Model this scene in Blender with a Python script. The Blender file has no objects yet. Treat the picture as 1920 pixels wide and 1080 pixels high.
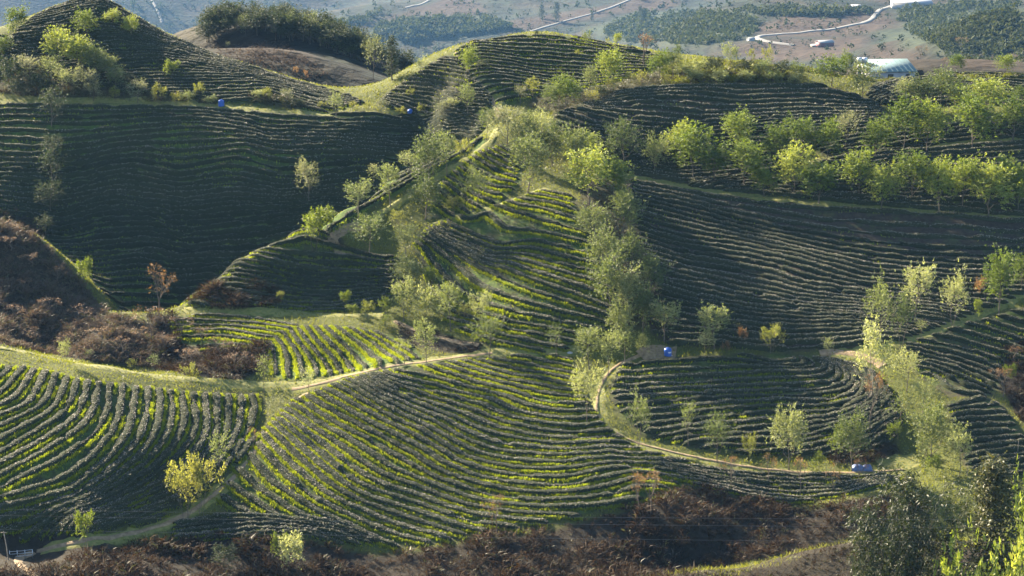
import bpy, math, random
import numpy as np

# ------------------------------------------------------------------ camera, light, exposure
PITCH = math.radians(15.0)
FPX = 3850.0                       # focal length in pixels of the 1920 px wide photograph
SUN_EL = math.radians(27.0)
SUN_AZ = math.radians(-46.0)       # from straight ahead (+Y), negative = to the left
HAZE = 0.000033
scene = bpy.context.scene
COL = scene.collection
cam_d = bpy.data.cameras.new("camera")
cam = bpy.data.objects.new("camera", cam_d)
COL.objects.link(cam)
cam.location = (0, 0, 0)
cam.rotation_euler = (math.pi / 2 - PITCH, 0, 0)
cam_d.sensor_width = 36.0
cam_d.lens = 18.0 / (960.0 / FPX)
cam_d.clip_start = 1.0
cam_d.clip_end = 8000.0
scene.camera = cam

world = bpy.data.worlds.new("World")
scene.world = world
world.use_nodes = True
wn = world.node_tree
wn.nodes.clear()
w_out = wn.nodes.new("ShaderNodeOutputWorld")
w_bg = wn.nodes.new("ShaderNodeBackground")
w_sky = wn.nodes.new("ShaderNodeTexSky")
w_sky.sky_type = 'NISHITA'
w_sky.sun_disc = False
w_sky.sun_elevation = SUN_EL
w_sky.sun_rotation = SUN_AZ
w_sky.air_density = 1.0
w_sky.dust_density = 1.0
w_sky.ozone_density = 1.0
w_bg.inputs[1].default_value = 0.056
wn.links.new(w_sky.outputs[0], w_bg.inputs[0])
wn.links.new(w_bg.outputs[0], w_out.inputs[0])

sun_d = bpy.data.lights.new("sun", 'SUN')
sun_d.energy = 5.0
sun_d.angle = math.radians(0.6)
sun_d.color = (1.0, 0.84, 0.62)
sun = bpy.data.objects.new("sun", sun_d)
COL.objects.link(sun)
sun.location = (-200, 300, 200)
sun.rotation_euler = (math.pi / 2 - SUN_EL, 0, -SUN_AZ + math.pi)

vs = scene.view_settings
scene.display_settings.display_device = 'sRGB'
vs.view_transform = 'Standard'
vs.look = 'None'
vs.gamma = 1.0
vs.use_curve_mapping = False
vs.exposure = 2.85
scene.render.engine = 'CYCLES'
scene.cycles.use_denoising = True
scene.cycles.max_bounces = 6
scene.cycles.diffuse_bounces = 2
scene.cycles.glossy_bounces = 2
scene.cycles.transmission_bounces = 3
scene.cycles.transparent_max_bounces = 8
scene.cycles.volume_bounces = 1
scene.cycles.sample_clamp_direct = 8.0
scene.cycles.sample_clamp_indirect = 4.0

# ------------------------------------------------------------------ projection helpers
CP, SP = math.cos(PITCH), math.sin(PITCH)


def ray(px, py):
    """direction (x/y, z/y) of a line of sight, per metre along +Y"""
    dx = (np.asarray(px, float) - 960.0) / FPX
    dy = (540.0 - np.asarray(py, float)) / FPX
    yy = CP + dy * SP
    return dx / yy, (-SP + dy * CP) / yy


def P3(px, py, Y):
    a, b = ray(px, py)
    return (float(a * Y), float(Y), float(b * Y))


def to_px(x, y, z):
    d = y * CP - z * SP
    u = y * SP + z * CP
    return 960 + FPX * x / d, 540 - FPX * u / d


# ------------------------------------------------------------------ terrain: survey points (pixel, pixel, metres ahead)
NEAR = """
0 655 268; 200 686 267; 350 710 268; 500 722 270; 540 757 266; 470 860 250; 350 965 238.5; 200 1010 229; 60 1030 226
0 680 263; 150 720 258; 300 727 264; 480 740 268; 0 850 240; 150 850 242; 300 850 245.5; 400 850 249.5
0 960 228; 150 975 229; 300 930 239.5
650 705 276; 800 677 280; 950 662 283; 1100 660 284; 1200 662 285; 1252 660 285.5
600 850 252.5; 800 850 254; 950 850 255.7; 950 985 239; 750 1010 237; 560 960 240; 1100 940 243; 1100 800 262
1400 672 284; 1600 690 281; 1650 800 266; 1720 850 262; 1700 882 258; 1150 760 268; 1200 832 259.6; 1400 873 257; 1600 886 256; 1450 780 269
1500 930 251; 1300 940 246.5
1920 545 305; 1920 700 284; 1750 680 282.5; 1700 640 287; 1800 800 264; 1920 880 255; 1560 656 286.5
1500 650 287; 1350 650 286; 1500 372 330; 1170 325 333; 1920 405 329; 1920 480 314; 1500 500 306; 1300 500 306; 1700 500 309; 1300 345 333
1150 600 289.5; 1140 500 300; 1120 400 314
1000 650 284.5; 1000 370 318.5; 950 500 302; 1050 500 300; 1000 500 301; 830 590 295; 780 470 309; 850 520 304; 860 640 286; 900 400 316.5
650 582 297; 360 560 300; 450 490 305; 550 440 311; 640 396 319; 720 350 326; 800 310 333; 880 270 340; 700 430 315; 730 530 303; 560 530 302
340 582 296; 640 592 294; 640 620 287; 600 700 271.5; 700 680 275; 500 700 273.5; 520 630 286; 740 610 291
300 640 289; 200 640 284; 430 675 278; 400 610 292
0 420 312; 60 440 312; 110 480 311; 160 540 309; 200 590 306; 270 600 304; 0 540 297; 100 600 292; 0 620 281
935 228 347; 700 214 358; 415 202 362; 100 188 365; -60 184 366
300 350 346; 300 580 328; 100 300 351; 600 300 350; 600 400 342; 450 480 335; 120 420 343; 500 400 341; 200 480 337; 760 300 350; 800 260 357
100 110 378; 300 130 375; 450 165 369; 0 60 386; 70 27 393; 190 3 397; 260 36 395; 330 71 392; 400 101 390; 500 131 384; 600 166 375; 690 197 364; 200 160 370; 0 140 374
830 204 357; 720 181 367; 800 125 370; 855 88 380; 960 65 391; 1080 69 391; 1180 87 388; 1000 130 371; 950 198 353; 1100 150 368
1240 120 375; 1400 138 368; 1500 142 368; 1400 160 363; 1250 160 362; 1050 215 347; 1180 168 358; 1130 185 356; 1500 280 344; 1300 290 342; 1150 280 338; 1020 300 334; 1000 220 348; 960 350 323; 900 340 326
1780 165 372; 1720 147 379; 1780 138 384; 1920 140 386; 1640 182 364; 1560 160 366; 1920 260 347; 1700 260 347; 1920 330 338; 1700 330 337
1300 1076 219; 1500 1042 222; 1620 1012 224; 1760 1020 223; 1900 1020 222; 1500 1085 218; 1700 1085 215.5; 1850 1085 214
1300 985 240; 1600 960 243; 1760 920 249; 950 1080 229; 500 1080 228; 0 1085 212; 700 1060 232; 250 1060 221
"""
# places the camera cannot see: x, y, z in metres
HIDDEN = """
-55 277 -87; -48 281 -87; -68 283 -85.5
-45 311 -92; -36 318 -88; -28 326 -85; -22 336 -79; -12 344 -75; -50 306 -93
-78 402 -58; -95 405 -60; -60 405 -64; -40 398 -68; -20 395 -70; 0 403 -60; 20 403 -61; -110 410 -62; 40 397 -62
60 402 -72; 80 402 -70; 100 402 -66; 50 401 -66
22 235 -99; 40 236 -98; 55 240 -97; -5 222 -98; 10 222 -97
20 190 -103; 50 190 -101; 0 195 -104; -30 200 -103; -60 200 -98; -30 150 -110; 20 150 -112; 50 150 -112; 30 120 -116; -20 110 -118; -60 140 -110; 75 200 -97; 80 150 -110; 45 110 -118
-100 270 -80; -100 315 -72; -100 350 -75; -110 370 -62; -95 240 -86; 110 260 -92; 110 300 -84; 115 330 -72; 118 370 -62
"""
FAR = """
380 70 424; 450 55 428; 530 82 424; 620 142 412; 440 130 412; 560 40 480; 480 28 480; 660 80 470; 720 130 455; 760 155 450; 400 40 490
1600 125 470; 1660 112 480; 1740 130 450
300 100 1900; 300 40 1945; 300 0 1975; 450 30 1950; 150 0 1975; 600 5 1960; 600 60 1700
620 60 1500; 700 60 1500; 800 100 1450; 800 50 1490; 720 20 1540; 900 30 1520; 900 5 1560; 1000 20 1500; 1100 30 1480; 1240 20 1500; 1200 60 1400
1500 100 1000; 1540 88 1030; 1420 78 1045; 1440 100 990; 1300 100 1040; 1400 40 1110; 1400 5 1180; 1640 35 1105; 1560 55 1075; 1710 12 1140; 1700 70 1040
1850 120 800; 1900 60 825; 1850 10 842; 1800 40 860
"""
FARH = """
-60 430 -75; -100 440 -80; -140 430 -70; 0 440 -80; 30 450 -84; 60 430 -76; 90 430 -76; 130 430 -70; 150 470 -76; 0 520 -105; -80 560 -120; 60 560 -100
-200 600 -120; 160 600 -95; 260 600 -70; -160 800 -170; 0 900 -195; -250 1200 -260; 0 1200 -222; -500 1500 -270; 150 800 -135; -400 1000 -200
-600 2600 -30; 0 2600 -30; 600 2600 -20; 400 1700 -70; 900 1300 -40; -900 1800 -120; 0 4700 0; 1400 4700 0; -1100 4700 0; 1400 2500 0; -1100 2600 -30; 300 420 -65; -300 420 -70
"""


def _pts(txt):
    return [tuple(float(v) for v in q.split()) for ln in txt.strip().splitlines() for q in ln.split(";") if q.strip()]


class TPS:
    def __init__(self, xy, v, reg=1e-3):
        xy = np.asarray(xy, float)
        self.c = xy.mean(0)
        self.s = np.abs(xy - self.c).max()
        p = (xy - self.c) / self.s
        n = len(p)
        A = np.zeros((n + 3, n + 3))
        A[:n, :n] = self.k(((p[:, None] - p[None]) ** 2).sum(-1)) + np.eye(n) * reg
        A[:n, n] = 1
        A[:n, n + 1:] = p
        A[n:, :n] = A[:n, n:].T
        self.w = np.linalg.solve(A, np.concatenate([np.asarray(v, float), np.zeros(3)]))
        self.p = p

    @staticmethod
    def k(r2):
        return 0.5 * r2 * np.log(r2 + 1e-12)

    def __call__(self, x, y):
        q = np.stack([np.ravel(x), np.ravel(y)], -1)
        q = (q - self.c) / self.s
        out = np.empty(len(q))
        n = len(self.p)
        for a in range(0, len(q), 20000):
            b = q[a:a + 20000]
            r2 = ((b[:, None, 0] - self.p[None, :, 0]) ** 2 + (b[:, None, 1] - self.p[None, :, 1]) ** 2)
            out[a:a + 20000] = self.k(r2) @ self.w[:n] + self.w[n] + b @ self.w[n + 1:]
        return out.reshape(np.shape(x))


near_pts = [P3(*q) for q in _pts(NEAR)] + _pts(HIDDEN)


def stretch(q):
    k = 1.0 if q[1] <= 620 else (620 + (q[1] - 620) * 2.2) / q[1]
    return (q[0] * k, q[1] * k, q[2] * k)


far_pts = [stretch(q) for q in [P3(*q) for q in _pts(FAR)] + _pts(FARH)]
near_pts = np.array(near_pts)
far_pts = np.array(far_pts)
# the far surface meets the near one round its rim
tn = TPS(near_pts[:, :2], near_pts[:, 2], 2e-5)
rim = [(x, 402.0, float(tn(np.array([x]), np.array([402.0]))[0])) for x in range(-100, 111, 15)]
far_all = np.concatenate([far_pts, np.array(rim)])
tf = TPS(far_all[:, :2], far_all[:, 2], 2e-6)


def vnoise(x, y, s, seed):
    """smooth value noise"""
    x = np.asarray(x, float) / s
    y = np.asarray(y, float) / s
    r = np.random.RandomState(seed).rand(256, 256)
    xi, yi = np.floor(x).astype(int), np.floor(y).astype(int)
    fx, fy = x - xi, y - yi
    fx, fy = fx * fx * (3 - 2 * fx), fy * fy * (3 - 2 * fy)
    a, b = r[xi % 256, yi % 256], r[(xi + 1) % 256, yi % 256]
    c, d = r[xi % 256, (yi + 1) % 256], r[(xi + 1) % 256, (yi + 1) % 256]
    return (a * (1 - fx) + b * fx) * (1 - fy) + (c * (1 - fx) + d * fx) * fy - 0.5


GX0, GX1, GY0, GY1, GS = -112.0, 124.0, 160.0, 404.0, 0.55
gx = np.arange(GX0, GX1 + 1e-6, GS)
gy = np.arange(GY0, GY1 + 1e-6, GS)
GXX, GYY = np.meshgrid(gx, gy)          # [iy, ix]
# thin-plate surface on a 2 m grid, brought to the fine grid by cubic interpolation
cx = np.arange(GX0 - 4, GX1 + 6, 2.0)
cy = np.arange(GY0 - 4, GY1 + 6, 2.0)
CXX, CYY = np.meshgrid(cx, cy)
CZ = tn(CXX, CYY)


def cubic_up(Z, src, dst, axis):
    t = (dst - src[0]) / (src[1] - src[0])
    i = np.clip(np.floor(t).astype(int), 1, len(src) - 3)
    f = t - i
    w = [(-f + 2 * f ** 2 - f ** 3) / 2, (2 - 5 * f ** 2 + 3 * f ** 3) / 2, (f + 4 * f ** 2 - 3 * f ** 3) / 2, (-f ** 2 + f ** 3) / 2]
    out = 0
    for k in range(4):
        z = np.take(Z, i + k - 1, axis=axis)
        out = out + z * (w[k][:, None] if axis == 0 else w[k][None, :])
    return out


BASE = cubic_up(cubic_up(CZ, cy, gy, 0), cx, gx, 1)
BASE = BASE + 0.5 * vnoise(GXX, GYY, 9.0, 3) + 0.18 * vnoise(GXX, GYY, 2.5, 4)
FX0, FY0, FS = -1150.0, 400.0, 7.0
fgx = np.arange(FX0, 1500.1, FS)
fgy = np.arange(FY0, 4750.1, FS)
FXX, FYY = np.meshgrid(fgx, fgy)
ff = np.clip((FYY - 430) / 250, 0, 1)
FARZ = tf(FXX, FYY) + ff * (12 * vnoise(FXX, FYY, 190, 7) + 6 * vnoise(FXX, FYY, 60, 8)) + 1.2 * vnoise(FXX, FYY, 16, 9)


def bil(Z, x, y, x0, y0, s):
    u = np.clip((np.asarray(x, float) - x0) / s, 0, Z.shape[1] - 1.001)
    v = np.clip((np.asarray(y, float) - y0) / s, 0, Z.shape[0] - 1.001)
    i, j = u.astype(int), v.astype(int)
    a, b = u - i, v - j
    return (Z[j, i] * (1 - a) + Z[j, i + 1] * a) * (1 - b) + (Z[j + 1, i] * (1 - a) + Z[j + 1, i + 1] * a) * b


GROUND = BASE.copy()


def H(x, y, Z=None):
    Z = GROUND if Z is None else Z
    x = np.asarray(x, float)
    y = np.asarray(y, float)
    n = bil(Z, x, y, GX0, GY0, GS)
    f = bil(FARZ, x, y, FX0, FY0, FS)
    return np.where((y < 403) & (x > GX0) & (x < GX1), n, f)


YS = np.concatenate([np.arange(150, 404, 0.5), np.arange(404, 1000, 2.0), np.arange(1000, 4700, 5.0)])


def hit(px, py, ymin=150.0):
    """where lines of sight through pixels first meet the ground -> (n, 2) array of x, y"""
    px = np.atleast_1d(np.asarray(px, float))
    py = np.atleast_1d(np.asarray(py, float))
    a, b = ray(px, py)
    ys = YS[YS >= ymin]
    out = np.zeros((len(px), 2))
    for k in range(len(px)):
        z = H(a[k] * ys, ys, BASE)
        d = b[k] * ys - z
        w = np.nonzero(d < 0)[0]
        i = w[0] if len(w) else len(ys) - 1
        if i > 0 and len(w):
            t = d[i - 1] / (d[i - 1] - d[i])
            Y = ys[i - 1] + t * (ys[i] - ys[i - 1])
        else:
            Y = ys[i]
        out[k] = (a[k] * Y, Y)
    return out


def dens(poly, n=6, closed=False):
    p = np.asarray(poly, float)
    if closed:
        p = np.concatenate([p, p[:1]])
    t = np.arange(len(p))
    q = np.linspace(0, len(p) - 1, (len(p) - 1) * n + 1)
    return np.stack([np.interp(q, t, p[:, 0]), np.interp(q, t, p[:, 1])], -1)


def smooth_line(poly, n=8):
    """Catmull-Rom through the given points"""
    p = np.asarray(poly, float)
    if len(p) < 3:
        return dens(p, n)
    q = np.concatenate([[2 * p[0] - p[1]], p, [2 * p[-1] - p[-2]]])
    out = []
    for i in range(1, len(q) - 2):
        for f in np.linspace(0, 1, n, endpoint=False):
            a, b, c, d = q[i - 1], q[i], q[i + 1], q[i + 2]
            out.append(0.5 * (2 * b + (c - a) * f + (2 * a - 5 * b + 4 * c - d) * f * f + (3 * b - a - 3 * c + d) * f ** 3))
    out.append(p[-1])
    return np.array(out)


def inside(poly, x, y):
    x = np.asarray(x, float)
    y = np.asarray(y, float)
    r = np.zeros(x.shape, bool)
    p = np.asarray(poly)
    j = len(p) - 1
    for i in range(len(p)):
        (x1, y1), (x2, y2) = p[i], p[j]
        if y1 != y2:
            c = ((y1 > y) != (y2 > y)) & (x < (x2 - x1) * (y - y1) / (y2 - y1) + x1)
            r ^= c
        j = i
    return r


def L(txt):
    return [tuple(float(v) for v in q.split(",")) for q in txt.split()]


# ------------------------------------------------------------------ the tea fields: outline and guide rows, surveyed from the viewpoint
FIELDS = {}


def field(key, place, outline, guides, **kw):
    FIELDS[key] = dict(place=place, outline=L(outline), guides=[(float(g.split(":")[0]), L(g.split(":")[1])) for g in guides.strip().splitlines()], **kw)


field('C', "sunlit field below the earth path in the centre",
      "552,752 600,737 655,711 800,686 950,672 1060,672 1085,700 1100,760 1130,800 1200,845 1300,875 1290,900 1180,935 1080,962 1000,982 940,990 820,1013 720,1022 640,998 560,972 440,962 417,930 445,890 500,815",
      """0.5:927,670 1000,682 1073,697
5.7:800,685 907,720
8:730,705 797,720 873,740 923,750 973,773 1057,788
14:670,720 727,753 787,783 827,800 873,827 923,845 980,853 1057,857 1140,850
19:600,755 640,780 707,817 773,853 820,883 873,902 940,920 1023,927 1107,920 1190,900
23:560,800 640,863 707,907 773,927 840,953 927,973 1000,980
26:500,800 567,867 633,920 700,950 800,985
31:430,907 467,933 523,970""", grass=1.0, h=0.46, w=0.98, green=0.3)
field('B', "bowl of curving rows under the grassy rim path",
      "0,688 60,693 150,716 260,728 360,740 480,745 490,762 478,800 455,840 400,905 340,945 250,975 150,995 60,1000 -30,998 -30,688",
      """0:73,727 50,760 0,780
6:207,727 200,780 173,817 117,853 50,890 0,920
11:320,730 322,787 300,837 260,880 180,933 100,970
16:427,733 427,803 405,850 350,905 262,948 180,975
18:470,740 472,795 440,850""", grass=0.9, h=0.46, w=0.95, green=0.35)
field('D', "domed field with hooked row ends beside the blue water drum",
      "1165,692 1230,683 1300,675 1400,671 1500,671 1560,675 1620,693 1660,733 1685,785 1665,840 1560,850 1450,848 1350,842 1280,830 1215,815 1170,780 1150,735",
      """0:1450,683 1500,682
2:1240,695 1410,690 1510,692 1527,682 1510,671
4:1210,725 1410,715 1525,710 1555,700 1560,685 1540,671
7:1200,760 1410,745 1550,740 1595,725 1600,700 1575,682
10:1210,800 1410,780 1535,775 1600,760 1630,735 1625,705
14:1310,830 1460,825 1550,810 1610,790 1660,755
17:1535,845 1585,830 1660,790""", grass=0.35, h=0.5, w=0.95, green=0.25)
field('S', "narrow strip below the footpath above the brown scrub",
      "1230,866 1330,886 1450,897 1600,899 1690,895 1620,922 1500,942 1400,930 1300,905",
      """0:1250,872 1400,897 1600,902 1690,895
4.5:1300,905 1450,935 1560,935 1640,915""", grass=0.6, h=0.5, w=0.7, green=0.4)
field('T', "thin terrace between the path and the rusty brush",
      "330,990 420,972 520,975 620,985 720,1020 640,1012 560,998 440,1000 330,1010",
      """0:340,992 430,978 530,980 640,998 720,1022
2:340,1008 450,995 560,995 640,1012""", grass=0.5, h=0.5, w=0.7, green=0.4)
field('E', "slope of rows beyond the bright grass track",
      "1695,650 1800,618 1920,583 1950,575 1950,690 1880,672 1868,720 1850,742 1785,742 1740,712 1705,675",
      """0:1780,620 1860,637 1920,660
3:1715,650 1790,665 1870,692
6:1725,675 1810,700 1875,730
9:1750,708 1790,735 1850,745""", grass=0.15, h=0.6, w=0.85, green=0.2)
field('Q', "steep field edge behind the bamboo",
      "1780,758 1850,750 1872,762 1900,800 1920,830 1960,830 1960,885 1840,888 1810,862 1798,805",
      """0:1780,762 1860,747
3:1790,790 1895,785
6:1810,830 1920,820
10:1820,880 1920,865""", grass=0.25, h=0.6, w=0.85, green=0.25)
field('F', "broad shaded field below the line of roadside trees",
      "1185,342 1250,350 1380,373 1500,387 1650,400 1780,410 1950,420 1950,530 1880,565 1800,592 1700,632 1640,640 1560,648 1480,655 1380,648 1300,643 1240,632 1220,600 1238,540 1215,480 1195,420",
      """0:1180,342 1310,365 1460,385 1660,400 1920,415
5:1200,385 1280,403 1363,423 1467,447 1563,467 1663,483 1780,490 1913,492
9.5:1215,430 1280,447 1380,463 1480,483 1563,507 1630,523 1750,530 1900,535
14.5:1225,480 1280,497 1363,510 1447,530 1497,543 1580,555 1640,560 1740,568
19:1240,530 1280,540 1363,557 1447,570 1550,580 1640,585
24:1230,580 1280,593 1380,607 1480,613 1620,612
26.5:1240,620 1413,637 1513,638 1600,632""", grow=0.9, grass=0.05, h=0.55, w=1.0, green=0.06)
field('G', "sunlit slope between the wooded gully and the ridge trees",
      "1010,360 930,390 850,414 795,437 780,458 805,500 825,540 845,598 900,638 960,652 1040,658 1125,640 1150,605 1140,530 1108,470 1088,410 1065,365",
      """0:973,373 1033,383 1083,397
3:913,400 973,427 1040,440 1097,453
5:840,433 893,453 940,470 993,467 1057,483 1107,493
10:800,443 873,487 923,513 973,535 1040,560 1140,595
11.2:820,480 870,520 907,543 973,568 1057,592 1147,612
14.5:847,590 890,607 957,627 1023,640""", grass=1.0, h=0.46, w=0.95, green=0.3)
field('g', "short bright rows between two paths on the ridge",
      "805,398 832,352 900,292 945,277 962,300 962,350 920,380 842,405",
      """0:915,275 950,295
2:893,283 923,303 957,320
5:860,310 893,335 930,352 960,355
8:823,335 855,360 890,385
10:800,370 830,395""", grow=1.2, grass=1.0, h=0.45, w=0.9, green=0.35)
field('H', "nose of the ridge above the brown bracken",
      "366,556 430,507 500,467 570,441 600,440 610,472 660,486 725,495 735,525 700,568 600,580 520,562 440,548",
      """0:570,443 605,452
1:500,470 547,475 600,478 660,485 720,493
5:445,500 500,508 560,520 640,525 730,525
9:400,535 450,537 520,550 600,555 700,550
12:560,578 640,575 690,572""", grow=2.0, grass=0.5, h=0.45, w=0.9, green=0.25)
field('I', "great shaded hillside under the back road",
      "-30,198 100,199 300,203 415,211 560,220 700,225 820,229 900,231 903,246 860,268 800,299 740,338 690,369 640,391 590,417 540,432 480,462 420,497 362,545 330,572 235,588 205,560 170,520 130,480 90,440 60,400 -30,395",
      """0:0,190 125,193 300,196 450,205 650,217 850,227
3.5:500,243 650,246 750,252 850,237 897,243
5:0,245 127,250 267,240 333,232 417,235 500,252
8:0,290 133,290 233,273 367,267 467,263 517,277 600,275 700,280 760,287
14:0,345 133,350 233,333 333,347 433,337 533,353 620,345 700,340
21:133,420 200,403 283,403 333,410 433,403 550,397 620,392
26:183,460 283,450 350,463 433,457 500,452
32:200,520 267,513 333,523 383,518
35:207,557 253,557 320,560""", grow=1.0, grass=0.3, h=0.5, w=0.8, green=0.3)
field('J', "upper hill with terraces curving over its crest",
      "75,36 130,15 190,7 245,36 300,68 400,108 500,140 600,173 660,195 600,203 540,188 430,180 330,168 240,160 150,140 60,115 20,90",
      """0:110,25 190,12 240,32
5:50,60 150,45 233,52 300,75
12:60,100 233,95 310,98 400,117 450,130
18:150,135 233,135 300,133 400,137 483,143 533,155
23:250,170 300,165 433,165 510,165 580,182 640,195""", grow=2.4, grass=0.45, h=0.55, w=0.8, green=0.4)
field('j', "corner of terraces past the grove",
      "-30,78 8,78 35,92 78,120 50,128 -30,125",
      """0:-20,80 5,82 30,95
5:-40,112 0,112 60,117""", grow=1.5, grass=0.4, h=0.55, w=0.8, green=0.3)
field('K', "round hilltop field in the middle distance",
      "872,97 900,80 960,70 1080,75 1180,93 1230,110 1200,128 1150,148 1060,168 990,172 952,188 908,162 884,130",
      """0:880,85 960,69 1080,75 1190,95
5:880,97 960,95 1080,105 1180,120
11:905,130 1023,137 1080,143 1150,145
16:920,165 990,170 1060,172""", grow=2.4, grass=0.6, h=0.46, w=0.9, green=0.35)
field('k', "terraced shoulder left of the hilltop path".replace("left of", "below"),
      "737,178 770,155 810,128 845,106 858,140 886,165 915,195 850,199 760,197 722,193",
      """0:813,137 873,147
3:773,157 840,167 875,175
7:743,183 807,193 917,200""", grow=1.6, grass=0.3, h=0.45, w=0.8, green=0.3)
field('M', "pale banded knoll below the blue-roofed shed",
      "1642,186 1660,162 1720,147 1790,141 1950,144 1950,190 1860,190 1780,195 1700,200",
      """0:1650,165 1720,146 1800,140 1920,143
4:1645,180 1700,165 1800,155 1920,165
8:1680,192 1800,175 1920,188""", grow=2.0, grass=0.1, h=0.6, w=0.9, green=0.15)
field('U', "dark banded field under the bushy mound",
      "1048,216 1100,197 1180,174 1260,164 1400,163 1520,163 1570,172 1640,196 1648,235 1600,242 1500,250 1420,262 1350,258 1300,276 1200,292 1140,287 1090,262 1062,242",
      """0:1180,172 1280,164 1560,164
3:1110,196 1200,186 1280,185 1380,193 1510,190 1640,198
6:1085,202 1185,212 1310,222 1460,215 1635,212
10:1055,222 1110,240 1260,255 1400,245 1640,232
15:1125,280 1240,292""", grow=1.2, grass=0.05, h=0.55, w=1.0, green=0.1)
field('X', "dark terraces among the roadside trees",
      "1560,303 1700,288 1800,273 1950,268 1950,330 1800,332 1650,347 1540,345 1500,325",
      """0:1560,300 1700,285 1920,268
6:1560,345 1720,335 1920,330""", grass=0.05, h=0.55, w=0.95, green=0.1)
field('x', "short rows between the upper pair of tree lines",
      "1520,272 1560,252 1640,243 1700,248 1790,235 1900,225 1950,225 1950,255 1780,262 1660,280 1560,292",
      """0:1530,262 1640,243 1800,230 1920,222
5:1530,295 1660,285 1780,265 1920,258""", grass=0.1, h=0.55, w=0.95, green=0.1)
field('Y', "dark strip under the lower roadside trees",
      "1290,347 1400,332 1500,347 1650,352 1800,340 1950,337 1950,404 1800,394 1650,383 1500,368 1380,357",
      """0:1290,345 1400,333 1500,347 1650,353 1800,341 1940,338
5:1300,360 1380,358 1500,369 1650,384 1800,395 1940,404""", grass=0.05, h=0.6, w=0.9, green=0.12)
field('Z', "dark rows between the mound field and the track",
      "1150,292 1300,280 1420,268 1510,262 1500,312 1400,327 1290,342 1180,325",
      """0:1150,294 1300,282 1420,270 1500,264
7:1180,322 1290,338 1400,325 1500,310""", grass=0.05, h=0.5, w=0.9, green=0.12)
field('V', "little bright dell behind the earth path",
      "522,627 570,614 640,614 700,624 760,646 786,670 700,690 620,703 535,708 505,690 502,650",
      """0:700,622 775,668
2:660,618 740,678
4:628,632 685,692
7:575,640 620,700
10:530,650 545,705""", grass=1.3, h=0.4, w=0.6, green=1.0)
field('R', "ridge crest above the hidden hillside",
      "600,424 640,398 700,363 740,342 800,308 860,279 900,262 900,272 862,288 800,322 740,357 690,386 640,412 612,430",
      """0:600,424 640,398 700,363 740,342 800,308 860,279
2:612,430 640,412 690,386 740,357 800,322 862,288""", grow=1.2, grass=0.6, h=0.5, w=0.8, green=0.5)
field('W', "overgrown ledges beside the thorny gully",
      "322,602 420,598 520,603 560,616 505,640 440,652 345,645",
      """0:330,603 430,605 520,614
2:340,622 420,620 490,632
3.5:370,645 450,642 500,650""", grass=0.9, h=0.4, w=0.6, green=0.8)


def march(Z, M, x0, y0, s, level):
    """contour of Z at one level over the cells flagged in M -> list of polylines (n, 2)"""
    A = Z - level
    A = np.where(A == 0, 1e-9, A)
    pos = A > 0
    c = M & ~((pos[:-1, :-1] == pos[:-1, 1:]) & (pos[:-1, :-1] == pos[1:, :-1]) & (pos[:-1, :-1] == pos[1:, 1:]))
    nbr, pt = {}, {}

    def cross(e):
        k, j, i = e
        if e not in pt:
            if k == 0:
                a, b = A[j, i], A[j, i + 1]
                pt[e] = (x0 + (i + a / (a - b)) * s, y0 + j * s)
            else:
                a, b = A[j, i], A[j + 1, i]
                pt[e] = (x0 + i * s, y0 + (j + a / (a - b)) * s)
        return e
    for j, i in zip(*np.nonzero(c)):
        es = []
        if pos[j, i] != pos[j, i + 1]:
            es.append(cross((0, j, i)))
        if pos[j, i + 1] != pos[j + 1, i + 1]:
            es.append(cross((1, j, i + 1)))
        if pos[j + 1, i] != pos[j + 1, i + 1]:
            es.append(cross((0, j + 1, i)))
        if pos[j, i] != pos[j + 1, i]:
            es.append(cross((1, j, i)))
        for a, b in ((0, 1), (2, 3)):
            if b < len(es):
                nbr.setdefault(es[a], []).append(es[b])
                nbr.setdefault(es[b], []).append(es[a])
    lines, seen = [], set()
    for st in sorted(nbr, key=lambda e: len(nbr[e])):
        if st in seen:
            continue
        ln = [st]
        seen.add(st)
        while True:
            n = [e for e in nbr[ln[-1]] if e not in seen]
            if not n:
                break
            ln.append(n[0])
            seen.add(n[0])
        if len(ln) > 3:
            lines.append(np.array([pt[e] for e in ln]))
    return lines


def resample(p, step):
    d = np.concatenate([[0], np.cumsum(np.hypot(*np.diff(p, axis=0).T))])
    n = max(2, int(d[-1] / step) + 1)
    t = np.linspace(0, d[-1], n)
    return np.stack([np.interp(t, d, p[:, 0]), np.interp(t, d, p[:, 1])], -1)


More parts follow.
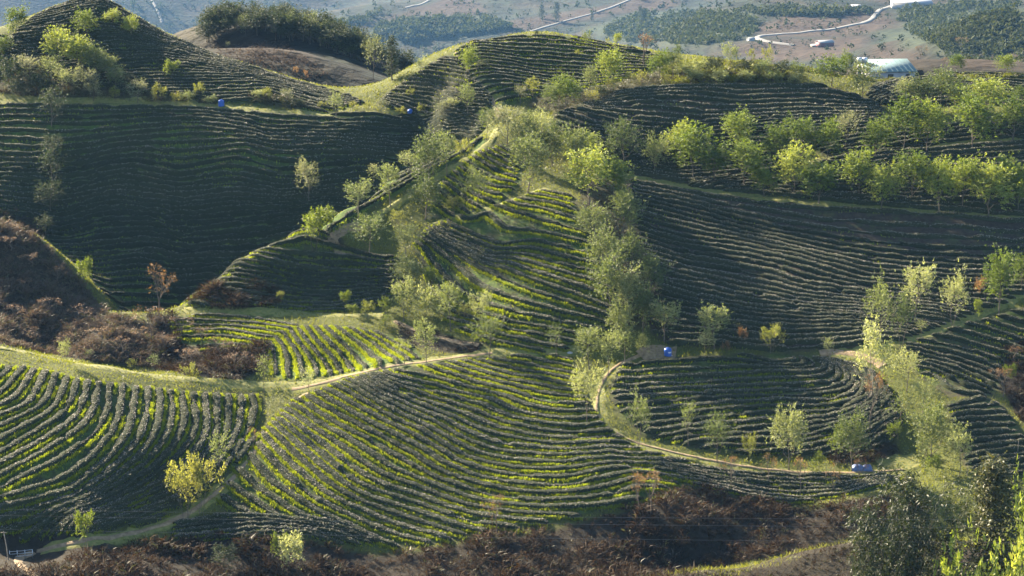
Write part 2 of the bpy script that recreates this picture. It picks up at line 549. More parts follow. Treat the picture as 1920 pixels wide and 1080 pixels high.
ROWS = []          # (field key, level, polyline in x, y)
FMASK = np.zeros(GXX.shape)
FGREEN = np.zeros(GXX.shape)
for key, f in FIELDS.items():
    out = dens(f['outline'], 5, True)
    poly = hit(out[:, 0], out[:, 1])
    e = np.roll(poly, -1, 0) - np.roll(poly, 1, 0)
    area = (poly[:, 0] * np.roll(poly[:, 1], -1) - poly[:, 1] * np.roll(poly[:, 0], -1)).sum()
    nr = np.stack([e[:, 1], -e[:, 0]], -1) / (np.hypot(e[:, 0], e[:, 1])[:, None] + 1e-6) * np.sign(area)
    poly = poly + nr * f.get('grow', 0.7)
    f['poly'] = poly
    gp, gv = [], []
    for v, ln in f['guides']:
        q = smooth_line(ln, 5)
        w = hit(q[:, 0], q[:, 1])
        keep = np.concatenate([[True], np.hypot(*np.diff(w, axis=0).T) < 12])
        w = w[keep]
        w = resample(w, max(2.0, 0))
        gp.append(w)
        gv.append(np.full(len(w), v))
    gp, gv = np.concatenate(gp), np.concatenate(gv)
    t = TPS(gp, gv, 1e-3)
    f['tps'] = t
    x0, y0 = poly.min(0) - 2
    x1, y1 = poly.max(0) + 2
    xs = np.arange(x0, x1, 1.0)
    ys = np.arange(y0, y1, 1.0)
    XX, YY = np.meshgrid(xs, ys)
    Z = t(XX, YY) + 0.22 * vnoise(XX, YY, 5.0, 11) + 0.35 * vnoise(XX, YY, 14.0, 12)
    ins = inside(poly, XX, YY)
    big = ins.copy()
    for ax in (0, 1):
        for sh in (1, -1):
            big |= np.roll(ins, sh, ax)
    M = big[:-1, :-1] | big[1:, 1:] | big[:-1, 1:] | big[1:, :-1]
    f['grid'] = (Z, x0, y0)
    lv0, lv1 = math.ceil(Z[ins].min()), math.floor(Z[ins].max())
    f['levels'] = (lv0, lv1)
    for lv in range(lv0, lv1 + 1):
        for ln in march(Z, M, x0, y0, 1.0, lv):
            ln = resample(ln, 0.45)
            ok = inside(poly, ln[:, 0], ln[:, 1])
            st = None
            for i in range(len(ln) + 1):
                if i < len(ln) and ok[i]:
                    if st is None:
                        st = i
                elif st is not None:
                    if i - st > 8:
                        ROWS.append((key, lv, ln[st:i]))
                    st = None
    # terrace the ground between rows
    sel = (GXX > x0) & (GXX < x1) & (GYY > y0) & (GYY < y1)
    jj, ii = np.nonzero(sel)
    if len(jj):
        px_, py_ = GXX[jj, ii], GYY[jj, ii]
        m = inside(poly, px_, py_)
        jj, ii, px_, py_ = jj[m], ii[m], px_[m], py_[m]
        fi = (px_ - x0), (py_ - y0)
        ph = bil(Z, px_, py_, x0, y0, 1.0)
        fr = ph - np.floor(ph)                      # 0 at a row, 1 at the next row downhill
        # gradient of the base along the row spacing
        gz_y, gz_x = np.gradient(BASE, GS)
        Zy, Zx = np.gradient(Z, 1.0)
        f['grad'] = (Zx, Zy)
        gxp, gyp = bil(Zx, px_, py_, x0, y0, 1.0), bil(Zy, px_, py_, x0, y0, 1.0)
        g2 = gxp ** 2 + gyp ** 2 + 1e-4
        drop = -(gz_x[jj, ii] * gxp + gz_y[jj, ii] * gyp) / g2
        drop = np.clip(drop, 0.0, 1.1)
        u = (fr + 0.35) % 1.0                       # bench runs u 0..0.72, bank 0.72..1
        prof = np.where(u < 0.7, -0.30 * u / 0.7, -0.30 - 0.70 * (u - 0.7) / 0.3)
        GROUND[jj, ii] = BASE[jj, ii] + 0.9 * drop * (prof + u)
        FMASK[jj, ii] = 1.0
        FGREEN[jj, ii] = f['green']
print("rows", len(ROWS), "km", sum(np.hypot(*np.diff(r[2], axis=0).T).sum() for r in ROWS) / 1000)

# ------------------------------------------------------------------ mesh and material helpers
RS = np.random.RandomState


def mesh_data(name, V, F, mats=(), mat_idx=None, smooth=False):
    """F: a (n, k) array, or a list of such arrays with different k"""
    me = bpy.data.meshes.new(name)
    V = np.asarray(V, np.float32)
    Fs = F if isinstance(F, list) else [F]
    Fs = [np.asarray(f, np.int32) for f in Fs if len(f)]
    loops = np.concatenate([f.ravel() for f in Fs])
    tot = np.concatenate([np.full(len(f), f.shape[1], np.int32) for f in Fs])
    start = np.concatenate([[0], np.cumsum(tot)[:-1]]).astype(np.int32)
    me.vertices.add(len(V))
    me.vertices.foreach_set('co', V.ravel())
    me.loops.add(len(loops))
    me.loops.foreach_set('vertex_index', loops)
    me.polygons.add(len(tot))
    me.polygons.foreach_set('loop_start', start)
    me.polygons.foreach_set('loop_total', tot)
    for m in mats:
        me.materials.append(m)
    if mat_idx is not None:
        me.polygons.foreach_set('material_index', np.asarray(mat_idx, np.int32))
    if smooth is not False:
        sm = np.ones(len(tot), bool) if smooth is True else np.asarray(smooth, bool)
        me.polygons.foreach_set('use_smooth', sm)
    me.update(calc_edges=True)
    return me


def link(name, me, parent=None, loc=None):
    o = bpy.data.objects.new(name, me)
    COL.objects.link(o)
    if parent is not None:
        o.parent = parent
    if loc is not None:
        o.location = loc
    return o


def tag(o, label=None, cat=None, group=None, kind=None):
    if label:
        o['label'] = label
    if cat:
        o['category'] = cat
    if group:
        o['group'] = group
    if kind:
        o['kind'] = kind
    return o


def thing(name, label, cat, loc, group=None, rz=0.0, sc=1.0):
    o = bpy.data.objects.new(name, None)
    COL.objects.link(o)
    o.location = loc
    o.rotation_euler = (0, 0, rz)
    o.scale = (sc, sc, sc) if not isinstance(sc, tuple) else sc
    o.empty_display_size = 0.3
    return tag(o, label, cat, group)


class MB:
    """collects boxes, tubes and lathes into one mesh"""

    def __init__(self):
        self.v, self.f3, self.f4 = [], [], []
        self.n = 0

    def add(self, V, F):
        V = np.asarray(V, float)
        F = np.asarray(F, int) + self.n
        (self.f4 if F.shape[1] == 4 else self.f3).append(F)
        self.v.append(V)
        self.n += len(V)

    def box(self, c, s, rz=0.0, bev=0.0):
        x, y, z = np.asarray(s, float) / 2
        V = np.array([(a * x, b * y, d * z) for d in (-1, 1) for b in (-1, 1) for a in (-1, 1)])
        ca, sa = math.cos(rz), math.sin(rz)
        V = np.stack([V[:, 0] * ca - V[:, 1] * sa, V[:, 0] * sa + V[:, 1] * ca, V[:, 2]], -1) + np.asarray(c, float)
        self.add(V, [(0, 2, 3, 1), (4, 5, 7, 6), (0, 1, 5, 4), (2, 6, 7, 3), (0, 4, 6, 2), (1, 3, 7, 5)])
        return self

    def tube(self, pts, rad, n=6):
        p = np.asarray(pts, float)
        r = np.broadcast_to(np.asarray(rad, float), (len(p),))
        t = np.gradient(p, axis=0)
        t /= np.linalg.norm(t, axis=1)[:, None] + 1e-9
        ref = np.array([0.31, 0.17, 0.93]) if abs(t[0][2]) < 0.8 else np.array([0.9, 0.3, 0.1])
        a = np.cross(t, ref)
        a /= np.linalg.norm(a, axis=1)[:, None] + 1e-9
        b = np.cross(t, a)
        th = np.linspace(0, 2 * math.pi, n, endpoint=False)
        V = p[:, None] + r[:, None, None] * (np.cos(th)[None, :, None] * a[:, None] + np.sin(th)[None, :, None] * b[:, None])
        i = np.arange(len(p) - 1)[:, None] * n
        j = np.arange(n)[None]
        k = (j + 1) % n
        self.add(V.reshape(-1, 3), np.stack([i + j, i + k, i + n + k, i + n + j], -1).reshape(-1, 4))
        return self

    def lathe(self, prof, n=20, c=(0, 0, 0)):
        prof = np.asarray(prof, float)
        th = np.linspace(0, 2 * math.pi, n, endpoint=False)
        V = np.stack([prof[:, 0, None] * np.cos(th), prof[:, 0, None] * np.sin(th), np.repeat(prof[:, 1, None], n, 1)], -1) + np.asarray(c, float)
        i = np.arange(len(prof) - 1)[:, None] * n
        j = np.arange(n)[None]
        k = (j + 1) % n
        self.add(V.reshape(-1, 3), np.stack([i + j, i + k, i + n + k, i + n + j], -1).reshape(-1, 4))
        return self

    def data(self, name, mat, smooth=False):
        F = []
        if self.f4:
            F.append(np.concatenate(self.f4))
        if self.f3:
            F.append(np.concatenate(self.f3))
        return mesh_data(name, np.concatenate(self.v), F, [mat], smooth=smooth)

    def build(self, name, mat, parent=None, smooth=False, loc=None):
        return link(name, self.data(name, mat, smooth), parent, loc)


def new_mat(name):
    m = bpy.data.materials.new(name)
    m.use_nodes = True
    nt = m.node_tree
    nt.nodes.clear()
    out = nt.nodes.new("ShaderNodeOutputMaterial")
    return m, nt, out


def node(nt, typ, **kw):
    n = nt.nodes.new(typ)
    for k, v in kw.items():
        if k.startswith("i_"):
            n.inputs[k[2:].replace("_", " ")].default_value = v
        else:
            setattr(n, k, v)
    return n


def ramp(nt, stops):
    n = nt.nodes.new("ShaderNodeValToRGB")
    e = n.color_ramp.elements
    while len(e) < len(stops):
        e.new(0.5)
    for q, (p, c) in zip(e, stops):
        q.position = p
        q.color = (*c, 1)
    return n


def leaf_mat(name, cols, trans=0.35, rough=0.45, spec=0.5, tint=(1.3, 1.25, 0.6), vary=True):
    """foliage: colour varies leaf by leaf and plant by plant; light passes through"""
    m, nt, out = new_mat(name)
    geo = node(nt, "ShaderNodeNewGeometry")
    oi = node(nt, "ShaderNodeObjectInfo")
    add = node(nt, "ShaderNodeMath", operation='ADD')
    mul = node(nt, "ShaderNodeMath", operation='MULTIPLY')
    mul.inputs[1].default_value = 0.6
    mul2 = node(nt, "ShaderNodeMath", operation='MULTIPLY')
    mul2.inputs[1].default_value = 0.4
    nt.links.new(geo.outputs['Random Per Island'], mul2.inputs[0])
    nt.links.new(oi.outputs['Random'], mul.inputs[0])
    nt.links.new(mul.outputs[0], add.inputs[0])
    nt.links.new(mul2.outputs[0], add.inputs[1])
    rp = ramp(nt, [(i / (len(cols) - 1), c) for i, c in enumerate(cols)])
    nt.links.new(add.outputs[0], rp.inputs[0])
    p = node(nt, "ShaderNodeBsdfPrincipled")
    p.inputs['Roughness'].default_value = rough
    p.inputs['Specular IOR Level'].default_value = spec
    nt.links.new(rp.outputs[0], p.inputs['Base Color'])
    tr = node(nt, "ShaderNodeBsdfTranslucent")
    tm = node(nt, "ShaderNodeMix", data_type='RGBA', blend_type='MULTIPLY')
    tm.inputs[0].default_value = 1.0
    tm.inputs[7].default_value = (*tint, 1)
    nt.links.new(rp.outputs[0], tm.inputs[6])
    nt.links.new(tm.outputs[2], tr.inputs[0])
    mx = node(nt, "ShaderNodeMixShader")
    mx.inputs[0].default_value = trans
    nt.links.new(p.outputs[0], mx.inputs[1])
    nt.links.new(tr.outputs[0], mx.inputs[2])
    nt.links.new(mx.outputs[0], out.inputs[0])
    return m


def plain_mat(name, c1, c2=None, scale=3.0, rough=0.7, bump=0.0, metal=0.0, spec=0.4):
    m, nt, out = new_mat(name)
    p = node(nt, "ShaderNodeBsdfPrincipled")
    p.inputs['Roughness'].default_value = rough
    p.inputs['Metallic'].default_value = metal
    p.inputs['Specular IOR Level'].default_value = spec
    tc = node(nt, "ShaderNodeTexCoord")
    nz = node(nt, "ShaderNodeTexNoise")
    nz.inputs['Scale'].default_value = scale
    nz.inputs['Detail'].default_value = 6
    nt.links.new(tc.outputs['Object'], nz.inputs[0])
    rp = ramp(nt, [(0.3, c1), (0.7, c2 or c1)])
    nt.links.new(nz.outputs[0], rp.inputs[0])
    nt.links.new(rp.outputs[0], p.inputs['Base Color'])
    if bump:
        b = node(nt, "ShaderNodeBump")
        b.inputs['Strength'].default_value = bump
        b.inputs['Distance'].default_value = 0.1
        nt.links.new(nz.outputs[0], b.inputs['Height'])
        nt.links.new(b.outputs[0], p.inputs['Normal'])
    nt.links.new(p.outputs[0], out.inputs[0])
    return m


M = {}
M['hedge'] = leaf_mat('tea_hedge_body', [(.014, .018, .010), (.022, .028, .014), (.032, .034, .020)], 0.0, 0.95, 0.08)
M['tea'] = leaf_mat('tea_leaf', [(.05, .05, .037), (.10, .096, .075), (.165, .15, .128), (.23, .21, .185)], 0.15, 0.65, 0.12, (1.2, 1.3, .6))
M['grass'] = leaf_mat('bank_grass_blade', [(.06, .095, .010), (.11, .155, .014), (.175, .215, .02), (.22, .205, .05)], 0.5, 0.6, 0.15, (1.5, 1.45, .4))
M['verge'] = leaf_mat('verge_grass_blade', [(.06, .08, .015), (.11, .13, .02), (.17, .16, .04)], 0.45, 0.55, 0.3, (1.4, 1.3, .5))
M['scrub'] = leaf_mat('dead_bracken', [(.009, .0075, .006), (.018, .0135, .0095), (.034, .024, .015), (.07, .05, .032)], 0.3, 0.7, 0.1, (1.25, 1.0, .7))
M['scrub_pale'] = leaf_mat('dry_hazed_scrub', [(.03, .024, .02), (.055, .045, .036), (.09, .073, .058), (.14, .12, .095)], 0.3, 0.7, 0.1, (1.2, 1.0, .75))  # dry pale stems; on the left slope haze is put into this colour
M['scrub_green'] = leaf_mat('scrub_leaf', [(.03, .035, .016), (.05, .055, .022), (.08, .08, .03)], 0.3, 0.55, 0.4)
M['green'] = leaf_mat('leaf_fresh_green', [(.03, .052, .011), (.065, .10, .017), (.14, .185, .034), (.27, .30, .09)], 0.38, 0.6, 0.15, (1.6, 1.5, .55))
M['olive'] = leaf_mat('leaf_olive_grey', [(.055, .078, .03), (.105, .135, .05), (.20, .225, .10), (.34, .35, .21)], 0.42, 0.6, 0.18, (1.45, 1.42, .7))
M['sage'] = leaf_mat('leaf_sage', [(.032, .05, .018), (.065, .09, .032), (.13, .155, .065), (.26, .28, .15)], 0.38, 0.6, 0.18, (1.45, 1.42, .65))
M['yellow'] = leaf_mat('leaf_yellow', [(.10, .12, .03), (.14, .155, .04), (.19, .19, .065)], 0.48, 0.6, 0.15, (1.4, 1.35, .6))
M['pale'] = leaf_mat('leaf_silver', [(.09, .11, .055), (.15, .165, .09), (.23, .235, .15)], 0.4, 0.6, 0.2, (1.3, 1.25, .7))
M['rust'] = leaf_mat('leaf_rust', [(.10, .055, .025), (.16, .09, .035), (.2, .13, .05)], 0.4, 0.5, 0.3, (1.3, 1.1, .5))
M['dark'] = leaf_mat('leaf_dark', [(.018, .03, .016), (.03, .045, .022), (.05, .06, .03)], 0.3, 0.7, 0.15)
M['bamboo'] = leaf_mat('leaf_bamboo', [(.012, .02, .008), (.02, .03, .010), (.035, .045, .014), (.09, .085, .035)], 0.3, 0.5, 0.2, (1.5, 1.4, .5))
M['lime'] = leaf_mat('leaf_lime', [(.06, .085, .016), (.10, .13, .022), (.14, .17, .035)], 0.42, 0.6, 0.15, (1.4, 1.4, .5))
M['bark'] = plain_mat('bark', (.06, .045, .032), (.13, .105, .08), 6.0, 0.9, 0.6)
M['bark_pale'] = plain_mat('pale_bark', (.16, .13, .10), (.28, .24, .19), 6.0, 0.9, 0.5)
M['earth'] = plain_mat('path_earth', (.11, .08, .045), (.24, .175, .10), 2.0, 0.95, 0.5)
M['grass_path'] = plain_mat('trodden_grass', (.07, .09, .018), (.16, .15, .04), 2.2, 0.95, 0.5)
M['concrete'] = plain_mat('concrete_road', (.10, .10, .10), (.13, .13, .125), 0.4, 0.9)


# ------------------------------------------------------------------ ground cover map
def blur(A, n=1):
    for _ in range(n):
        B = np.pad(A, 1, mode='edge')
        A = (B[:-2, 1:-1] + B[2:, 1:-1] + B[1:-1, :-2] + B[1:-1, 2:] + 2 * B[1:-1, 1:-1]) / 6
    return A


SCRUB = {   # brown scrub: outline in the view, height, density per m2, share of green
    'gully edge': ("-40,1062 60,1075 180,1030 300,1020 420,1003 560,1012 700,1040 820,1028 940,1003 1010,1000 1090,978 1180,955 1300,915 1420,940 1520,955 1640,928 1700,925 1740,960 1620,1005 1500,1035 1300,1075 1290,1090 -40,1095", 1.7, 2.6, .05),
    'slope': ("-40,415 0,418 60,440 110,480 160,540 200,590 270,605 330,600 330,640 300,690 230,686 120,670 0,645 -40,640", 1.5, 5.0, .15),
    'gully': ("270,592 330,590 345,645 440,655 505,643 500,690 450,715 350,703 280,690 320,640", 1.7, 2.2, .08),
    'nose': ("358,566 400,538 430,528 480,526 528,546 522,574 440,582 365,579", 1.7, 8.0, .08),
    'bank': ("745,612 820,622 870,640 905,645 900,662 830,662 745,640", 0.8, 1.8, .12),
    'path side': ("605,440 640,442 650,470 690,487 650,484 612,470", 0.5, 1.5, .1),
    'knoll': ("1885,655 1930,640 1960,650 1960,820 1925,800 1895,760 1872,725 1880,680", 1.6, 2.2, .05),
    'lane side': ("1560,850 1680,830 1690,850 1640,868 1560,872", 1.5, 2.0, .1),
    'mound': ("1238,138 1260,120 1380,112 1500,128 1512,150 1400,156 1250,158", 1.4, 2.4, .75),
    'road bank': ("100,165 240,172 330,182 410,190 408,196 300,192 180,188 100,184", 1.3, 2.0, .7),
    'road bank far': ("470,178 560,188 620,204 540,204 470,193", 1.2, 2.2, .75),
    'grove floor': ("20,100 70,70 150,75 230,100 240,165 150,182 30,180 -30,170 -30,120", 1.2, 1.5, .6),
    'hill foot': ("-40,395 60,400 100,445 60,440 0,416 -40,412", 1.2, 1.5, .3),
    'gully top': ("1075,300 1130,310 1165,380 1185,440 1235,545 1225,610 1165,625 1140,520 1095,400", 0.8, 0.9, .6),
    'valley': ("1080,170 1150,155 1240,130 1235,160 1130,192 1050,212 985,200 1000,180", 1.0, 1.2, .7),
}
cov = np.zeros(GXX.shape + (4,))
cov[..., 0] = FMASK
cov[..., 1] = FGREEN * FMASK
for k, (o, h, d, g) in SCRUB.items():
    q = dens(L(o), 5, True)
    poly = hit(q[:, 0], q[:, 1])
    SCRUB[k] = (poly, h, d, g)
    if k == 'mound':
        poly[:, 1] = np.clip(poly[:, 1], 355, 378)
    m = inside(poly, GXX, GYY)
    cov[..., 2] = np.maximum(cov[..., 2], m * (1.0 - 0.5 * g))
NEAR_RAVINE = (GYY < 236) & (cov[..., 0] < .5)
cov[..., 2] = np.where((GYY < 228), np.maximum(cov[..., 2], 0.95), cov[..., 2])
for k in range(3):
    cov[..., k] = blur(cov[..., k], 1)


def ground_mat():
    m, nt, out = new_mat('hill_ground')
    at = node(nt, "ShaderNodeAttribute", attribute_name='cover')
    sep = node(nt, "ShaderNodeSeparateColor")
    nt.links.new(at.outputs['Color'], sep.inputs[0])
    tc = node(nt, "ShaderNodeTexCoord")

    def noise(scale, det=6, rough=.6):
        n = node(nt, "ShaderNodeTexNoise")
        n.inputs['Scale'].default_value = scale
        n.inputs['Detail'].default_value = det
        n.inputs['Roughness'].default_value = rough
        nt.links.new(tc.outputs['Object'], n.inputs[0])
        return n
    n1, n2, n3 = noise(0.35), noise(1.6), noise(6.0, 4)

    def mix(f, a, b):
        x = node(nt, "ShaderNodeMix", data_type='RGBA')
        if hasattr(f, 'links'):
            nt.links.new(f, x.inputs[0])
        else:
            x.inputs[0].default_value = f
        nt.links.new(a, x.inputs[6])
        nt.links.new(b, x.inputs[7])
        return x.outputs[2]
    verge = ramp(nt, [(.25, (.03, .04, .012)), (.5, (.06, .07, .018)), (.75, (.10, .095, .03))])
    nt.links.new(n1.outputs[0], verge.inputs[0])
    verge2 = ramp(nt, [(.3, (.02, .03, .008)), (.7, (.11, .12, .022))])
    nt.links.new(n3.outputs[0], verge2.inputs[0])
    v = mix(.5, verge.outputs[0], verge2.outputs[0])
    soil = ramp(nt, [(.3, (.022, .018, .013)), (.7, (.05, .040, .028))])
    nt.links.new(n2.outputs[0], soil.inputs[0])
    lush = ramp(nt, [(.3, (.022, .038, .008)), (.55, (.05, .085, .014)), (.75, (.085, .115, .02))])
    nt.links.new(n2.outputs[0], lush.inputs[0])
    brown = ramp(nt, [(.3, (.012, .010, .008)), (.6, (.024, .019, .014)), (.8, (.036, .032, .019))])
    nt.links.new(n2.outputs[0], brown.inputs[0])
    # grass share inside the fields, broken up by noise
    gm = node(nt, "ShaderNodeMath", operation='ADD')
    nt.links.new(sep.outputs[1], gm.inputs[0])
    nt.links.new(n1.outputs[0], gm.inputs[1])
    gr = node(nt, "ShaderNodeMapRange")
    gr.inputs[1].default_value = 0.55
    gr.inputs[2].default_value = 0.95
    nt.links.new(gm.outputs[0], gr.inputs[0])
    c = mix(sep.outputs[0], v, mix(gr.outputs[0], soil.outputs[0], lush.outputs[0]))
    c = mix(sep.outputs[2], c, brown.outputs[0])
    p = node(nt, "ShaderNodeBsdfPrincipled")
    p.inputs['Roughness'].default_value = 0.95
    p.inputs['Specular IOR Level'].default_value = 0.15
    nt.links.new(c, p.inputs['Base Color'])
    b = node(nt, "ShaderNodeBump")
    b.inputs['Strength'].default_value = 0.7
    b.inputs['Distance'].default_value = 0.25
    nt.links.new(n3.outputs[0], b.inputs['Height'])
    nt.links.new(b.outputs[0], p.inputs['Normal'])
    nt.links.new(p.outputs[0], out.inputs[0])
    return m


def grid_mesh(name, X, Y, Z, mat, cover=None):
    ny, nx = Z.shape
    idx = np.arange(nx * ny).reshape(ny, nx)
    F = np.stack([idx[:-1, :-1], idx[:-1, 1:], idx[1:, 1:], idx[1:, :-1]], -1).reshape(-1, 4)
    me = mesh_data(name, np.stack([X, Y, Z], -1).reshape(-1, 3), F, [mat], smooth=True)
    if cover is not None:
        a = me.color_attributes.new('cover', 'FLOAT_COLOR', 'POINT')
        a.data.foreach_set('color', cover.reshape(-1, 4).astype(np.float32).ravel())
    return link(name, me)


GROUND += 0.10 * vnoise(GXX, GYY, 1.1, 21)
tag(grid_mesh('terrain', GXX, GYY, GROUND, ground_mat(), cov), "folded green hills planted with tea", None, None, 'structure')

# far country: finer sheet where it shows
fx = np.concatenate([np.arange(-1150, -450, 10), np.arange(-450, 600, 7.0), np.arange(600, 1500, 10)])
fy = np.concatenate([np.arange(400, 620, 3.0), np.arange(620, 4100, 14.0), np.arange(4100, 4750, 40)])
X2, Y2 = np.meshgrid(fx, fy)
Z2 = bil(FARZ, X2, Y2, FX0, FY0, FS)
FAR_PATCH = {   # cover of the far slopes: outline, channel (0 ploughed red earth, 1 dark wood, 2 dry grass)
    'a': ("640,62 760,22 830,0 880,0 900,10 930,25 860,30 780,42 700,50", 0),
    'b': ("930,50 1000,35 1180,0 1290,0 1250,18 1150,25 1020,55 960,62", 0),
    'c': ("1400,60 1480,20 1600,12 1660,25 1680,45 1640,62 1560,68 1450,68", 0),
    'd': ("1380,85 1460,72 1560,70 1640,68 1600,95 1560,115 1440,112 1380,100", 0),
    'k': ("1600,0 1700,0 1920,0 1920,12 1740,10 1700,8", 0),
    'e': ("700,45 800,30 900,30 960,45 930,60 800,75 700,70", 1),
    'f': ("1090,60 1200,20 1400,25 1400,60 1350,85 1200,80", 1),
    'g': ("1680,15 1760,8 1900,0 1930,60 1900,100 1780,110 1700,60", 1),
    'h': ("375,62 450,50 530,75 620,138 640,155 560,150 420,110", 2),
    'i': ("1600,110 1660,75 1740,110 1720,130 1620,125", 2),
    'j': ("1780,110 1860,75 1930,60 1930,130 1800,130", 2),
    'l': ("1640,60 1760,52 1860,70 1800,90 1700,90", 1),
}
fc = np.zeros(X2.shape + (4,))
for k, (o, ch) in FAR_PATCH.items():
    q = dens(L(o), 3, True)
    pl = hit(q[:, 0], q[:, 1], 408.0)
    fc[..., ch] = np.maximum(fc[..., ch], inside(pl, X2 + 10 * vnoise(X2, Y2, 40, 31), Y2 + 22 * vnoise(X2, Y2, 40, 32)))
for k in range(3):
    fc[..., k] = blur(fc[..., k], 1)


def far_mat():
    m, nt, out = new_mat('far_slopes')
    at = node(nt, "ShaderNodeAttribute", attribute_name='cover')
    sep = node(nt, "ShaderNodeSeparateColor")
    nt.links.new(at.outputs['Color'], sep.inputs[0])
    tc = node(nt, "ShaderNodeTexCoord")
    n1 = node(nt, "ShaderNodeTexNoise", i_Scale=0.014, i_Detail=8.0)
    n2 = node(nt, "ShaderNodeTexNoise", i_Scale=0.2, i_Detail=8.0)
    for n in (n1, n2):
        nt.links.new(tc.outputs['Object'], n.inputs[0])
    wv = node(nt, "ShaderNodeTexWave", i_Scale=0.12, i_Distortion=4.0)
    wv.bands_direction = 'Z'
    nt.links.new(tc.outputs['Object'], wv.inputs[0])

    def mix(f, a, b):
        x = node(nt, "ShaderNodeMix", data_type='RGBA')
        nt.links.new(f, x.inputs[0])
        nt.links.new(a, x.inputs[6])
        nt.links.new(b, x.inputs[7])
        return x.outputs[2]
    base = ramp(nt, [(.35, (.006, .011, .009)), (.5, (.010, .016, .011)), (.65, (.02, .018, .013))])
    nt.links.new(n1.outputs[0], base.inputs[0])
    red = ramp(nt, [(.2, (.014, .0095, .0075)), (.5, (.024, .0155, .0115)), (.8, (.036, .026, .018))])
    rm = node(nt, "ShaderNodeMath", operation='ADD')
    rs = node(nt, "ShaderNodeMath", operation='MULTIPLY')
    rs.inputs[1].default_value = 0.3
    nt.links.new(wv.outputs['Fac'], rs.inputs[0])
    nt.links.new(rs.outputs[0], rm.inputs[0])
    nt.links.new(n2.outputs[0], rm.inputs[1])
    nt.links.new(rm.outputs[0], red.inputs[0])
    wood = ramp(nt, [(.3, (.015, .022, .014)), (.7, (.035, .045, .025))])
    nt.links.new(n2.outputs[0], wood.inputs[0])
    dry = ramp(nt, [(.3, (.014, .010, .008)), (.7, (.032, .023, .016))])
    nt.links.new(n2.outputs[0], dry.inputs[0])
    tw = node(nt, "ShaderNodeTexWave", i_Scale=0.07, i_Distortion=9.0)
    tw.bands_direction = 'Z'
    tw.inputs['Detail Scale'].default_value = 0.4
    nt.links.new(tc.outputs['Object'], tw.inputs[0])
    tr_ = ramp(nt, [(.35, (.6, .62, .6)), (.6, (1.25, 1.2, 1.1))])
    nt.links.new(tw.outputs['Fac'], tr_.inputs[0])
    tm = node(nt, "ShaderNodeMix", data_type='RGBA', blend_type='MULTIPLY')
    tm.inputs[0].default_value = 1.0
    nt.links.new(base.outputs[0], tm.inputs[6])
    nt.links.new(tr_.outputs[0], tm.inputs[7])
    c = mix(sep.outputs[0], tm.outputs[2], red.outputs[0])
    c = mix(sep.outputs[1], c, wood.outputs[0])
    c = mix(sep.outputs[2], c, dry.outputs[0])
    p = node(nt, "ShaderNodeBsdfPrincipled")
    p.inputs['Roughness'].default_value = 0.95
    p.inputs['Specular IOR Level'].default_value = 0.1
    nt.links.new(c, p.inputs['Base Color'])
    b = node(nt, "ShaderNodeBump")
    b.inputs['Strength'].default_value = 1.0
    b.inputs['Distance'].default_value = 2.0
    nt.links.new(n2.outputs[0], b.inputs['Height'])
    nt.links.new(b.outputs[0], p.inputs['Normal'])
    nt.links.new(p.outputs[0], out.inputs[0])
    return m


tag(grid_mesh('hills', X2, Y2, np.where(Y2 < 403.5, Z2 - 3.0, Z2), far_mat(), fc), "far slopes of ploughed red earth and scrub", None, None, 'structure')


# ------------------------------------------------------------------ paths and roads
PATHPTS = []


def path(name, label, px, width, mat, lift=0.07, ymin=150.0, far=False, jit=0.25, seed=0, step=0.5):
    q = smooth_line(L(px), 8)
    w = hit(q[:, 0], q[:, 1], ymin)
    keep = [0]
    for i in range(1, len(w)):
        if np.hypot(*(w[i] - w[keep[-1]])) < (260 if far else 14):
            keep.append(i)
    w = resample(w[keep], step)
    k = 9 if not far else 5
    pad = np.concatenate([np.repeat(w[:1], k // 2, 0), w, np.repeat(w[-1:], k // 2, 0)])
    w = np.stack([np.convolve(pad[:, i], np.ones(k) / k, 'valid') for i in (0, 1)], -1)
    t = np.gradient(w, axis=0)
    t /= np.hypot(*t.T)[:, None] + 1e-9
    nrm = np.stack([-t[:, 1], t[:, 0]], -1)
    r = RS(seed + 100)
    s = np.arange(len(w)) * step
    V = []
    cols = 6
    for c in range(cols):
        off = (c / (cols - 1) - 0.5) * width
        edge = 1.0 if c in (0, cols - 1) else 0.0
        j = edge * jit * width * (vnoise(s, s * 0 + c * 7, 1.3, 41 + seed) * 2)
        p = w + nrm * (off + j)[:, None]
        z = H(p[:, 0], p[:, 1]) + lift - edge * lift * 1.6
        V.append(np.column_stack([p, z]))
    n = len(w)
    idx = np.arange(n * cols).reshape(cols, n)
    F = np.stack([idx[:-1, :-1], idx[:-1, 1:], idx[1:, 1:], idx[1:, :-1]], -1).reshape(-1, 4)
    me = mesh_data(name, np.concatenate(V), F, [mat], smooth=True)
    if not far:
        PATHPTS.append((w, width))
    return tag(link(name, me), label, None, None, 'structure')


